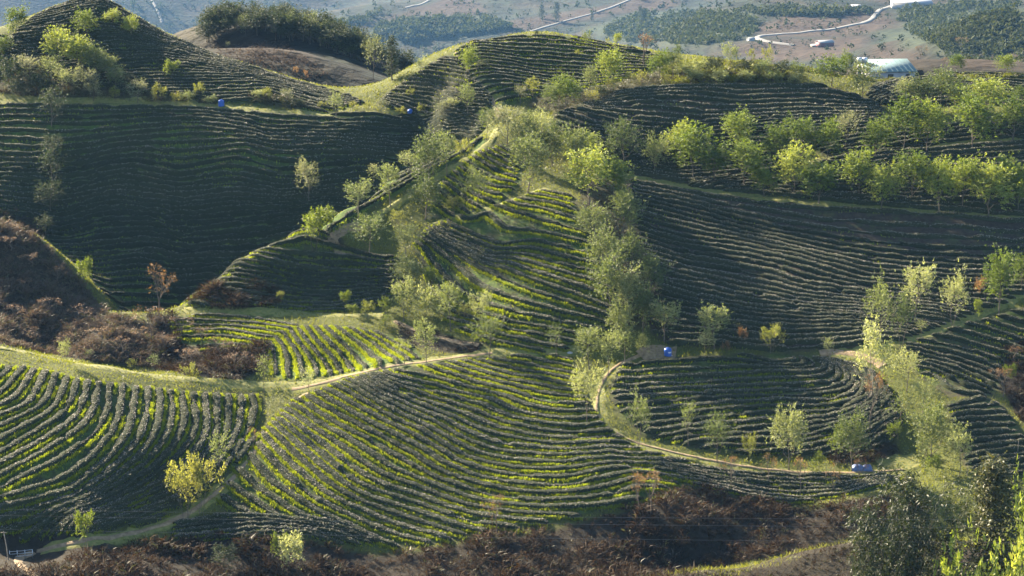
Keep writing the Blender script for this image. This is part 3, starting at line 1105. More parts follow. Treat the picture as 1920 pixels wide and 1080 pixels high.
G_, E_ = M['grass_path'], M['earth']
path('path', "grassy rim path above the bowl of rows", "-20,650 60,663 150,681 250,698 350,711 450,721 520,724 600,722 650,706 720,691 800,678 870,669 950,661 1040,659 1100,657", 2.6, G_, seed=1)
path('path', "trodden earth line along the rim path", "540,731 600,722 650,706 720,691 800,678 870,669 930,662", 0.8, E_, 0.11, seed=2)
path('path', "narrow earth footpath running down between two fields", "585,738 560,745 537,770 500,815 470,860 430,905 380,945 320,980 250,1000 150,1018 60,1034", 0.75, E_, 0.14, seed=3, jit=.4)
path('path', "grassy lower end of the footpath", "520,800 470,862 430,907 380,948 320,982 250,1002 150,1020 70,1034", 1.9, G_, 0.06, seed=4)
path('path', "pale track beyond the gate", "70,1032 35,1045 40,1062 70,1090", 1.2, E_, seed=5)
path('path', "earth footpath curving under the domed field", "1215,662 1165,680 1135,708 1120,745 1122,785 1150,812 1200,833 1300,857 1400,876 1500,886 1600,887 1700,881", 0.52, E_, 0.14, seed=6, jit=.5)
path('path', "green verge of the curving footpath", "1165,684 1135,712 1122,748 1126,788 1155,816 1205,837 1300,861 1400,880 1500,889 1600,890 1700,884", 2.2, G_, 0.05, seed=7)
path('path', "bright grass track climbing past the trees", "1550,668 1600,662 1650,650 1700,637 1780,612 1850,582 1930,545", 3.0, G_, seed=8)
path('path', "bare earth fork beside the grass track", "1530,664 1570,660 1620,668 1660,690", 2.0, E_, 0.1, seed=9)
path('path', "grass track above the broad shaded field", "1140,327 1180,333 1300,353 1400,368 1500,379 1650,392 1780,403 1940,412", 2.0, G_, seed=10)
path('path', "ridge path between the bright trees", "930,240 922,265 882,295 840,322 800,347 760,372 720,397 680,418 645,433", 1.6, G_, seed=11)
path('path', "red earth bend of the ridge path", "680,420 640,434 622,448 622,466 655,480 720,490", 1.8, E_, 0.1, seed=12)
path('path', "back road along the top of the great hillside", "-15,186 100,190 250,193 415,203 550,214 700,217 800,219 880,217 935,226", 3.2, G_, seed=13)
path('path', "earth path climbing the round hilltop", "938,222 925,190 905,165 880,135 862,112 855,97", 0.9, E_, 0.1, seed=14)
path('path', "grassy strip beside the hilltop path", "948,230 938,195 915,165 888,137 866,112 858,97", 2.6, G_, 0.05, seed=15)
path('path', "grass line dividing the sunlit slope from the upper rows", "800,427 860,412 920,394 980,372 1030,352", 1.8, G_, seed=16)
path('path', "dry grass ledge under the bracken nose", "335,583 450,584 640,591 725,593", 2.2, G_, seed=17)
path('path', "red earth path on the bank", "735,600 800,627 860,642 905,648", 1.0, E_, 0.1, seed=18)
path('path', "grass line up the side of the hilltop", "1183,94 1130,117 1080,141 1045,166", 1.2, G_, seed=19)
path('path', "bare earth round the blue drum", "1195,672 1225,660 1275,664", 2.6, E_, 0.09, seed=20)
path('path', "track between the roadside trees", "1500,302 1560,300 1640,290 1720,282 1800,268 1930,262", 1.6, G_, seed=21)
path('path', "lawn at the lane end", "1640,872 1690,868 1730,860", 3.5, G_, 0.06, seed=22)
path('road', "pale concrete road winding over red terraces", "1500,86 1455,82 1425,76 1418,70 1440,66 1540,58 1600,48 1632,38 1648,20 1675,11", 5.5, M['concrete'], .8, 500.0, True, .05, step=8.0)
path('road', "thin pale road on the hazy far slope", "305,45 298,25 288,5 280,-6", 5.5, M['concrete'], .8, 700.0, True, .05, step=8.0)
path('road', "pale track along the far red slope", "985,62 1060,40 1130,20 1190,-4", 4.5, M['concrete'], .9, 500.0, True, .05, step=8.0)
path('road', "short pale track on the far brown spur", "755,16 790,8 812,-3", 4.5, M['concrete'], .9, 500.0, True, .05, step=8.0)


# ------------------------------------------------------------------ tea hedges, one object per row
ORD = ("first second third fourth fifth sixth seventh eighth ninth tenth eleventh twelfth thirteenth fourteenth fifteenth sixteenth seventeenth eighteenth nineteenth twentieth").split()


def ordinal(n):
    if n <= 20:
        return ORD[n - 1]
    tens = {2: "twenty", 3: "thirty", 4: "forty", 5: "fifty", 6: "sixty"}[n // 10]
    return (tens[:-1] + "ieth") if n % 10 == 0 else tens + "-" + ORD[n % 10 - 1]


def hedge_mesh(key, ln, f, r):
    n = len(ln)
    t = np.gradient(ln, axis=0)
    t /= np.hypot(*t.T)[:, None] + 1e-9
    nr = np.stack([-t[:, 1], t[:, 0]], -1)
    s = np.arange(n) * 0.45
    ang = np.linspace(-0.05, math.pi + 0.05, 7)
    prof = np.stack([np.cos(ang), np.sin(ang)], -1)
    prof[:, 0] = np.sign(prof[:, 0]) * np.abs(prof[:, 0]) ** 0.55
    prof[:, 1] = np.sign(prof[:, 1]) * np.abs(prof[:, 1]) ** 0.45
    sd = int(r.randint(1, 1 << 16))
    grow = 1.0 + 0.35 * vnoise(s + sd, s * 0, 2.2, 51) + 0.22 * vnoise(s + sd, s * 0, 0.8, 52)
    thin = vnoise(s + sd * 3, s * 0, 3.5, 53)
    grow *= np.where(thin < -0.40, 0.42, 1.0)
    ends = np.clip(np.minimum(np.arange(n) + 0.4, n - 0.6 - np.arange(n)) / 2.0, 0.25, 1)
    w = f['w'] * 0.5 * grow * ends
    h = f['h'] * grow * ends
    c = ln + nr * (0.25 * vnoise(s + sd, s * 0 + 9, 2.0, 54))[:, None]
    z0 = H(c[:, 0], c[:, 1])
    P = np.empty((n, 7, 3))
    for k in range(7):
        jx, jz = r.uniform(-.08, .08, n), r.uniform(-.06, .06, n)
        o = prof[k, 0] * w + jx * 0.8
        P[:, k, :2] = c + nr * o[:, None]
        if k in (0, 6):
            P[:, k, 2] = H(P[:, k, 0], P[:, k, 1]) - 0.08
        else:
            P[:, k, 2] = z0 + prof[k, 1] * h + jz
    V = P.reshape(-1, 3)
    i = np.arange(n - 1)[:, None] * 7
    j = np.arange(6)[None]
    F = np.stack([i + j, i + j + 1, i + 7 + j + 1, i + 7 + j], -1).reshape(-1, 4)
    F = np.concatenate([F, [(0, 6, 5, 1), (1, 5, 4, 2)], np.array([(0, 6, 5, 1), (1, 5, 4, 2)])[:, ::-1] + (n - 1) * 7])
    nb = len(F)
    # leaf sprays over the plucking table and the sides
    far = ln[:, 1].mean() > 330
    per = 14 if far else 30
    m = int(n * 0.45 * per)
    a = r.randint(0, n - 1, m)
    fr = r.rand(m)
    k = r.choice(6, m, p=[.12, .16, .22, .22, .16, .12])
    fk = r.rand(m)
    q = (P[a, k] * (1 - fr)[:, None] + P[a + 1, k] * fr[:, None]) * (1 - fk)[:, None] + (P[a, k + 1] * (1 - fr)[:, None] + P[a + 1, k + 1] * fr[:, None]) * fk[:, None]
    q += r.normal(0, .03, (m, 3))
    q[:, 2] += 0.04
    size = r.uniform(.07, .13, m) * (1.35 if far else 1.0)
    d1 = r.normal(0, 1, (m, 3)) * (1, 1, .55)
    d1 /= np.linalg.norm(d1, axis=1)[:, None]
    up = np.column_stack([r.normal(0, .5, m), r.normal(0, .5, m), np.ones(m)])
    d2 = np.cross(d1, up)
    d2 /= np.linalg.norm(d2, axis=1)[:, None]
    d1, d2 = d1 * size[:, None], d2 * (size * .6)[:, None]
    LV = np.stack([q - d1, q + d2, q + d1, q - d2], 1).reshape(-1, 3)
    LF = np.arange(m * 4).reshape(m, 4) + len(V)
    mi = np.concatenate([np.zeros(nb), np.ones(m)])
    return np.concatenate([V, LV]), np.concatenate([F, LF]), mi


NICE = dict(C="the sunlit central field", B="the curving bowl under the rim path", D="the domed field beside the drum",
            S="the strip under the curving footpath", T="the terrace above the brown scrub", E="the slope past the grass track",
            Q="the field edge behind the bamboo", F="the broad shaded roadside field", G="the slope beside the wooded gully",
            g="the bright patch between ridge paths", H="the ridge nose over the bracken", I="the great hillside under the road",
            J="the tall hill above the road", j="the terraced corner past the grove", K="the round hilltop field", k="the terraced hilltop shoulder",
            M="the knoll below the blue-roofed shed", U="the dark field under the mound", X="the terraces among roadside trees",
            x="the rows between upper tree lines", V="the dell behind the rim path", R="the ridge crest", Y="the strip under the lower trees", Z="the rows below the mound field", W="the ledges beside the thorny gully")
r = RS(5)
by = {}
for key, lv, ln in ROWS:
    if len(ln) >= 9:
        by.setdefault((key, lv), []).append(ln)
plan = []
for key in FIELDS:
    lvs = sorted(k[1] for k in by if k[0] == key)
    for no, lv in enumerate(lvs, 1):
        pcs = sorted(by[(key, lv)], key=len, reverse=True)
        for pi, ln in enumerate(pcs):
            plan.append((len(ln), key, no, pi, len(pcs), ln, len(lvs)))
plan.sort(key=lambda a: -a[0])
rest_v, rest_f, rest_m, rest_n = [], [], [], 0
for rank, (_n, key, no, pi, npc, ln, tot) in enumerate(plan):
    f = FIELDS[key]
    V, F, mi = hedge_mesh(key, ln, f, r)
    if rank < 300:
        o = V[:4].mean(0)
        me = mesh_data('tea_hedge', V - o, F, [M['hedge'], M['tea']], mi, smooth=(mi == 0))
        ob = link('tea_hedge', me, None, o)
        if no == 1 and tot > 2:
            wh = "topmost tea hedge row of"
        elif no == tot and tot > 2:
            wh = "lowest tea hedge row of"
        elif no <= (tot + 1) // 2:
            wh = ordinal(no) + " tea row from the top of"
        else:
            wh = ordinal(tot - no + 1) + " tea row from the bottom of"
        if npc > 1:
            wh = ("longest piece, " if pi == 0 else "shorter piece, " if pi == 1 else "shortest piece, ") + wh.replace(" hedge", "")
        tag(ob, wh + " " + NICE[key], "hedge", "tea rows of " + NICE[key])
    else:
        rest_v.append(V)
        rest_f.append(F + rest_n)
        rest_m.append(mi)
        rest_n += len(V)
if rest_v:
    mi = np.concatenate(rest_m)
    tag(link('tea_hedge', mesh_data('tea_hedge', np.concatenate(rest_v), np.concatenate(rest_f), [M['hedge'], M['tea']], mi, smooth=(mi == 0))),
        "short leftover stubs of tea rows at field edges", None, None, 'stuff')


# ------------------------------------------------------------------ grass: on the terrace lips, then on verges
def blades(q, hgt, wid, r, lean=.35):
    """one thin upright leaf (quad, pointed) per point"""
    m = len(q)
    a = r.uniform(0, 2 * math.pi, m)
    d = np.column_stack([np.cos(a), np.sin(a), np.zeros(m)]) * (np.broadcast_to(wid, (m,)) * .5)[:, None]
    hgt = np.broadcast_to(hgt, (m,))
    t = np.column_stack([r.normal(0, lean, m), r.normal(0, lean, m), np.ones(m)]) * hgt[:, None]
    mid = q + t * .55
    V = np.stack([q, mid + d, q + t + r.normal(0, .05, (m, 3)) * hgt[:, None], mid - d], 1)
    F = np.arange(m * 4).reshape(m, 4)
    return V.reshape(-1, 3), F


pts, hh = [], []
for key, lv, ln in ROWS:
    f = FIELDS[key]
    if f['grass'] < 0.02:
        continue
    Z, x0, y0 = f['grid']
    Zx, Zy = f['grad']
    gxp, gyp = bil(Zx, ln[:, 0], ln[:, 1], x0, y0, 1.0), bil(Zy, ln[:, 0], ln[:, 1], x0, y0, 1.0)
    g2 = gxp ** 2 + gyp ** 2 + .05
    off = np.column_stack([gxp, gyp]) / g2[:, None]
    per = f['grass'] * (72 if f['poly'][:, 1].mean() < 325 else 26)
    m = int(len(ln) * .45 * per)
    i = r.randint(0, len(ln) - 1, m)
    fr = r.rand(m)[:, None]
    p = ln[i] * (1 - fr) + ln[i + 1] * fr
    ph = r.normal(0.46, .055, m) + np.where(r.rand(m) < .10, r.uniform(-.1, .3, m), 0)
    p = p + off[i] * ph[:, None] + r.normal(0, .05, (m, 2))
    keep = (vnoise(p[:, 0], p[:, 1], 3.0, 61) + .9 * vnoise(p[:, 0], p[:, 1], 11.0, 62) > (0.32 - .95 * min(f['grass'], 1.0)))
    p = p[keep]
    pts.append(p)
    hh.append(np.full(len(p), 1.0))
p = np.concatenate(pts)
q = np.column_stack([p, H(p[:, 0], p[:, 1]) - .02])
V, F = blades(q, r.uniform(.20, .46, len(q)), r.uniform(.06, .14, len(q)), r)
tag(link('grass', mesh_data('grass', V, F, [M['grass']])), "bright yellow-green grass along the terrace lips between tea rows", None, None, 'stuff')
print("lip blades", len(q))

m = 300000
p = np.column_stack([r.uniform(-95, 100, m), r.uniform(205, 403, m)])
c0 = bil(cov[..., 0], p[:, 0], p[:, 1], GX0, GY0, GS)
c2 = bil(cov[..., 2], p[:, 0], p[:, 1], GX0, GY0, GS)
keep = (c0 < .4) & (c2 < .35) & (np.abs(p[:, 0]) < p[:, 1] * .27 + 3)
dist = np.full(m, 1e9)
for w, wd in PATHPTS:
    if wd < 1.3:
        for a in range(0, len(w), 2):
            pass
p = p[keep]
for w, wd in PATHPTS:
    if wd < 1.3:
        lo, hi = w.min(0) - 2, w.max(0) + 2
        s = np.nonzero((p[:, 0] > lo[0]) & (p[:, 0] < hi[0]) & (p[:, 1] > lo[1]) & (p[:, 1] < hi[1]))[0]
        if len(s):
            d = np.sqrt(((p[s, None, :] - w[None, ::2, :]) ** 2).sum(-1).min(1))
            p = np.delete(p, s[d < wd * .8], 0)
q = np.column_stack([p, H(p[:, 0], p[:, 1]) - .02])
V, F = blades(q, r.uniform(.12, .40, len(q)) * (1 + .8 * vnoise(p[:, 0], p[:, 1], 4, 63)), r.uniform(.08, .16, len(q)), r, .5)
tag(link('grass', mesh_data('grass', V, F, [M['verge']])), "tousled dry and green grass on verges and path edges", None, None, 'stuff')
print("verge blades", len(q))

M['olive_far'] = leaf_mat('far_leaf', [(.012, .02, .012), (.022, .032, .017), (.04, .05, .024), (.065, .065, .03)], 0.3, 0.8, 0.08)

# ------------------------------------------------------------------ trees
def unit(v):
    return v / (np.linalg.norm(v, axis=-1, keepdims=True) + 1e-9)


def sprays(P, D, r, ln, pairs, leaf, droop, wide=.5):
    """feathery leaf sprays: pairs of leaflets along a short arching twig"""
    m = len(P)
    ln = np.broadcast_to(ln, (m,)) * r.uniform(.7, 1.3, m)
    side = unit(np.cross(D, np.column_stack([r.normal(0, .4, m), r.normal(0, .4, m), np.ones(m)])))
    Vs = []
    for k in range(pairs):
        t = (k + .6) / pairs
        c = P + D * (ln * t)[:, None] + np.array([0, 0, -1.0]) * (droop * ln * t * t)[:, None]
        for sg in (1, -1):
            a = unit(side * sg * .85 + D * .6 + r.normal(0, .28, (m, 3)) + np.array([0, 0, -droop * .6]))
            s = leaf * r.uniform(.7, 1.3, m) * (1.15 - .5 * t)
            b = unit(np.cross(a, r.normal(0, .5, (m, 3)) + np.array([0, 0, 1.0]))) * (s * wide * .5)[:, None]
            tip = c + a * s[:, None]
            mid = c + a * (s * .45)[:, None]
            Vs.append(np.stack([c, mid + b, tip, mid - b], 1))
    V = np.concatenate(Vs).reshape(-1, 3)
    return V, np.arange(len(V)).reshape(-1, 4)


def make_tree(seed, h=6.5, clear=.22, limbs=6, spread=.34, n=330, leaf=.26, spray=.6, pairs=3, droop=.25, up=.55, stems=1, round_=.5, r0=.10, twigs=3, wide=.5, fill=.35):
    r = RS(seed)
    tb = MB()
    P, D = [], []
    tips = []
    for st in range(stems):
        a0 = 2 * math.pi * (st + r.rand() * .5) / stems
        lean = (0.10 if stems == 1 else .22) * h * np.array([math.cos(a0), math.sin(a0)]) * r.uniform(.3, 1)
        base = np.array([0.0, 0, -.3]) if stems == 1 else np.array([math.cos(a0) * .12, math.sin(a0) * .12, -.3])
        top = np.array([lean[0], lean[1], h * (.72 if stems == 1 else .6)])
        t = np.linspace(0, 1, 7)[:, None]
        tr = base * (1 - t) + top * t + np.concatenate([[[0, 0, 0]], r.normal(0, .07, (6, 3)) * (1, 1, .3)]) * h * .12
        rad = np.linspace(r0 * (1 if stems == 1 else .62), r0 * .2, 7) * h / 6.5
        rad[0] *= 1.5
        tb.tube(tr, rad, 6)
        tips.append((tr, rad))
    nl = limbs
    for k in range(nl):
        tr, rad = tips[k % stems]
        f = clear / .72 + (1 - clear / .72) * (k + .3) / nl * .95
        f = min(f, .95)
        o = np.array([np.interp(f, np.linspace(0, 1, 7), tr[:, i]) for i in range(3)])
        a = k * 2.4 + r.uniform(-.5, .5)
        ln = h * spread * r.uniform(.8, 1.2) * (1.25 - .65 * f) * (1.15)
        el = math.radians(r.uniform(25, 48) + 22 * f)
        d = np.array([math.cos(a) * math.cos(el), math.sin(a) * math.cos(el), math.sin(el)])
        t = np.linspace(0, 1, 5)[:, None]
        lb = o + d * ln * t + np.array([0, 0, 1.0]) * (up * .35 * ln * t * t) + np.concatenate([[[0, 0, 0]], r.normal(0, .05, (4, 3)) * ln])
        rr = np.linspace(np.interp(f, np.linspace(0, 1, 7), rad) * .6, .012 * h / 6.5, 5)
        tb.tube(lb, rr, 5)
        for q in range(twigs):
            ft = .35 + .6 * (q + r.rand()) / twigs
            o2 = np.array([np.interp(ft, np.linspace(0, 1, 5), lb[:, i]) for i in range(3)])
            a2 = a + r.choice([-1, 1]) * r.uniform(.4, 1.2)
            el2 = math.radians(r.uniform(10, 60))
            d2 = np.array([math.cos(a2) * math.cos(el2), math.sin(a2) * math.cos(el2), math.sin(el2)])
            l2 = ln * r.uniform(.35, .6)
            tw = np.array([o2, o2 + d2 * l2 * .5, o2 + d2 * l2 + np.array([0, 0, up * .15 * l2])])
            tb.tube(tw, [.022 * h / 6.5, .014 * h / 6.5, .006 * h / 6.5], 4)
            P.append(tw[1] * .4 + tw[2] * .6)
            D.append(d2)
            P.append(tw[2])
            D.append(d2)
            P.append(tw[1])
            D.append(d2)
        P += [lb[2], lb[3], lb[4], lb[4]]
        D += [d, d, d, d]
    for tr, rad in tips:
        P += [tr[5], tr[6], tr[6]]
        D += [unit(tr[6] - tr[4])] * 3
    P, D = np.array(P), np.array(D)
    i = r.randint(0, len(P), n)
    c = P.mean(0)
    jit = r.normal(0, 1, (n, 3)) * h * .075 * round_ * 1.6
    Q = P[i] + jit
    ff = r.rand(n) < fill
    Q[ff] = c + (Q[ff] - c) * r.uniform(.5, 1.0, ff.sum())[:, None]
    out = unit((Q - c) * (1, 1, .8))
    E = unit(D[i] * .7 + out * .9 + np.array([0, 0, up]) + r.normal(0, .35, (n, 3)))
    V, F = sprays(Q, E, r, spray, pairs, leaf, droop, wide)
    return tb, V, F


def make_cone(seed, h=9.0, n=520, rad=.2):
    """dark conifer-like tree: narrow tiers of hanging foliage"""
    r = RS(seed)
    tb = MB()
    tb.tube([(0, 0, -.3), (.1, 0, h * .4), (0, .1, h * .97)], [.16, .1, .02], 7)
    P, D = [], []
    for k in range(46):
        f = .12 + .86 * (k + r.rand()) / 46
        a = k * 2.4 + r.uniform(-.3, .3)
        ln = h * rad * (1.05 - f) ** .75 * r.uniform(.35, 1.25)
        d = np.array([math.cos(a), math.sin(a), .25])
        o = np.array([0, 0, f * h])
        e = o + d * ln + np.array([0, 0, -.1 * ln])
        tb.tube([o, (o + e) / 2 + np.array([0, 0, .05 * ln]), e], [.035, .02, .008], 4)
        for q in np.linspace(.2, 1, 5):
            P.append(o + (e - o) * q)
            D.append(d)
    P, D = np.array(P), np.array(D)
    i = r.randint(0, len(P), n)
    Q = P[i] + r.normal(0, .03 * h, (n, 3))
    V, F = sprays(Q, unit(D[i] + r.normal(0, .5, (n, 3))), r, .6, 3, .32, .5, .5)
    return tb, V, F


def make_bamboo(seed, h=11.0, culms=16, n=1500):
    r = RS(seed)
    tb = MB()
    P, D = [], []
    for k in range(culms):
        a = r.uniform(0, 2 * math.pi)
        b = np.array([math.cos(a), math.sin(a), 0]) * r.uniform(.2, 2.2)
        hh = h * r.uniform(.6, 1.05)
        out = unit(b + r.normal(0, .4, 3) * (1, 1, 0)) * (1, 1, 0)
        t = np.linspace(0, 1, 9)[:, None]
        bend = hh * r.uniform(.10, .26)
        c = b + np.array([0, 0, 1.0]) * hh * (t - .06 * t ** 3) + out * bend * t ** 2.4
        c[0, 2] -= .4
        tb.tube(c, np.linspace(.05, .010, 9), 6)
        for q in range(46):
            f = .08 + .92 * r.rand() ** .8
            P.append([np.interp(f, np.linspace(0, 1, 9), c[:, i]) for i in range(3)])
            a2 = r.uniform(0, 2 * math.pi)
            D.append([math.cos(a2) * .8 + out[0] * .5, math.sin(a2) * .8 + out[1] * .5, .35])
    P, D = np.array(P), unit(np.array(D))
    i = r.randint(0, len(P), n)
    Q = P[i] + D[i] * r.uniform(.0, .9, n)[:, None] + r.normal(0, .15, (n, 3))
    V, F = sprays(Q, unit(D[i] + r.normal(0, .4, (n, 3))), r, .7, 3, .5, .8, .22)
    return tb, V, F


def make_bare(seed, h=6.0):
    r = RS(seed)
    tb = MB()
    P, D = [], []

    def grow(o, d, ln, rad, lev):
        e = o + d * ln
        m = (o + e) / 2 + r.normal(0, .05, 3) * ln
        tb.tube([o, m, e], [rad, rad * .8, rad * .6], 5 if lev < 2 else 4)
        if lev >= 4:
            P.append(e)
            D.append(d)
            return
        for k in range(3 if lev else 4):
            nd = unit(d + r.normal(0, .45, 3) + np.array([0, 0, .25]))
            grow(o + (e - o) * r.uniform(.55, 1), nd, ln * r.uniform(.55, .75), rad * .55, lev + 1)
    grow(np.array([0, 0, -.2]), np.array([0, 0, 1.0]), h * .36, .085, 0)
    P, D = np.array(P), np.array(D)
    n = 150
    i = r.randint(0, len(P), n)
    V, F = sprays(P[i] + r.normal(0, .08, (n, 3)), unit(D[i] + r.normal(0, .3, (n, 3))), r, .3, 2, .14, .2, .5)
    return tb, V, F


KIND = {}     # kind -> list of (trunk mesh, crown mesh, height, width)


def add_kind(kind, gens, leaf, bark='bark'):
    for k, (tb, V, F) in enumerate(gens):
        tm = tb.data('trunk', M[bark], smooth=True)
        cm = mesh_data('crown', V, F, [M[leaf]])
        lo, hi = np.percentile(V, 1.5, axis=0), np.percentile(V, 98.5, axis=0)
        KIND.setdefault(kind, []).append((tm, cm, float(hi[2]), float((hi[0] - lo[0] + hi[1] - lo[1]) / 2)))


add_kind('green', [make_tree(10 + s, 6.5, .14, 8, .40, 760, .34, .62, 3, .35, .5, round_=.75, twigs=3, fill=.3) for s in range(5)], 'green')
add_kind('gully', [make_tree(20 + s, 6.5, .12, 8, .40, 760, .30, .62, 3, .25, .65, round_=.7, twigs=3, fill=.3) for s in range(4)], 'sage')
add_kind('olive', [make_tree(30 + s, 6.0, .24, 7, .36, 420, .25, .55, 3, .15, .75, round_=.6, twigs=3, fill=.2, stems=1 + s % 2) for s in range(5)], 'olive')
add_kind('slim', [make_tree(40 + s, 7.5, .2, 9, .2, 340, .25, .5, 3, .15, .8, round_=.45, twigs=2, fill=.2, stems=2) for s in range(2)], 'olive', 'bark_pale')
add_kind('sparse', [make_tree(50 + s, 5.5, .3, 6, .34, 150, .23, .5, 3, .15, .7, round_=.6, twigs=3, fill=.1) for s in range(3)], 'olive')
add_kind('yellow', [make_tree(60 + s, 3.2, .12, 7, .36, 230, .2, .42, 3, .1, .9, round_=.5, twigs=2, fill=.2, stems=3, r0=.08) for s in range(3)], 'yellow')
add_kind('lime', [make_tree(70 + s, 3.5, .15, 6, .32, 200, .26, .5, 3, .15, .9, round_=.5, twigs=2, fill=.2, stems=2, r0=.08) for s in range(2)], 'lime')
add_kind('pale', [make_tree(80 + s, 4.5, .2, 7, .38, 320, .2, .5, 3, .15, .8, round_=.6, twigs=3, fill=.2) for s in range(3)], 'pale')
add_kind('rust', [make_tree(90 + s, 3.0, .15, 6, .3, 190, .2, .4, 3, .1, .9, round_=.5, twigs=2, fill=.2, stems=3, r0=.07) for s in range(2)], 'rust')
add_kind('bare', [make_bare(100 + s) for s in range(3)], 'rust')
add_kind('shrub', [make_tree(110 + s, 2.6, .05, 8, .48, 420, .22, .4, 3, .3, .5, round_=.9, twigs=3, fill=.4, stems=3, r0=.07) for s in range(3)], 'olive')
add_kind('darkshrub', [make_tree(115 + s, 2.8, .05, 8, .46, 420, .22, .4, 3, .3, .5, round_=.9, twigs=3, fill=.4, stems=3, r0=.07) for s in range(2)], 'dark')
add_kind('wood', [make_tree(120 + s, 8.5, .14, 7, .36, 420, .5, .8, 2, .3, .5, round_=.8, twigs=3, fill=.35) for s in range(4)], 'dark')
add_kind('conifer', [make_cone(130 + s) for s in range(2)], 'dark')
add_kind('bamboo', [make_bamboo(140, 15, 22, 2600), make_bamboo(141, 14, 18, 2200)], 'bamboo')
add_kind('nearcone', [make_cone(150, 16.0, 2600, .2)], 'bamboo')

WORD = dict(green="dense green tree", gully="silvery green tree", olive="olive-green tree", slim="slender pale-stemmed tree", sparse="thin sparse tree", yellow="yellow-leaved shrub",
            lime="bright lime-green sapling", pale="silver-leaved tree", rust="rusty orange shrub", bare="bare twiggy tree", shrub="round olive bush", darkshrub="dark round bush",
            wood="dark woodland tree", conifer="dark pointed conifer", bamboo="tall leafy bamboo clump", nearcone="tall dark conifer")  # hillside 'wood' trees: dark leaf colour stands in for shade
NAME = dict(green="broadleaf_tree", gully="broadleaf_tree", olive="broadleaf_tree", slim="broadleaf_tree", sparse="young_tree", yellow="yellow_shrub", lime="sapling", pale="silver_tree",
            rust="rust_shrub", bare="bare_tree", shrub="bush", darkshrub="bush", wood="woodland_tree", conifer="conifer_tree", bamboo="bamboo_clump", nearcone="conifer_tree")
CAT = dict(yellow="shrub", rust="shrub", shrub="bush", darkshrub="bush", bamboo="bamboo", lime="sapling")

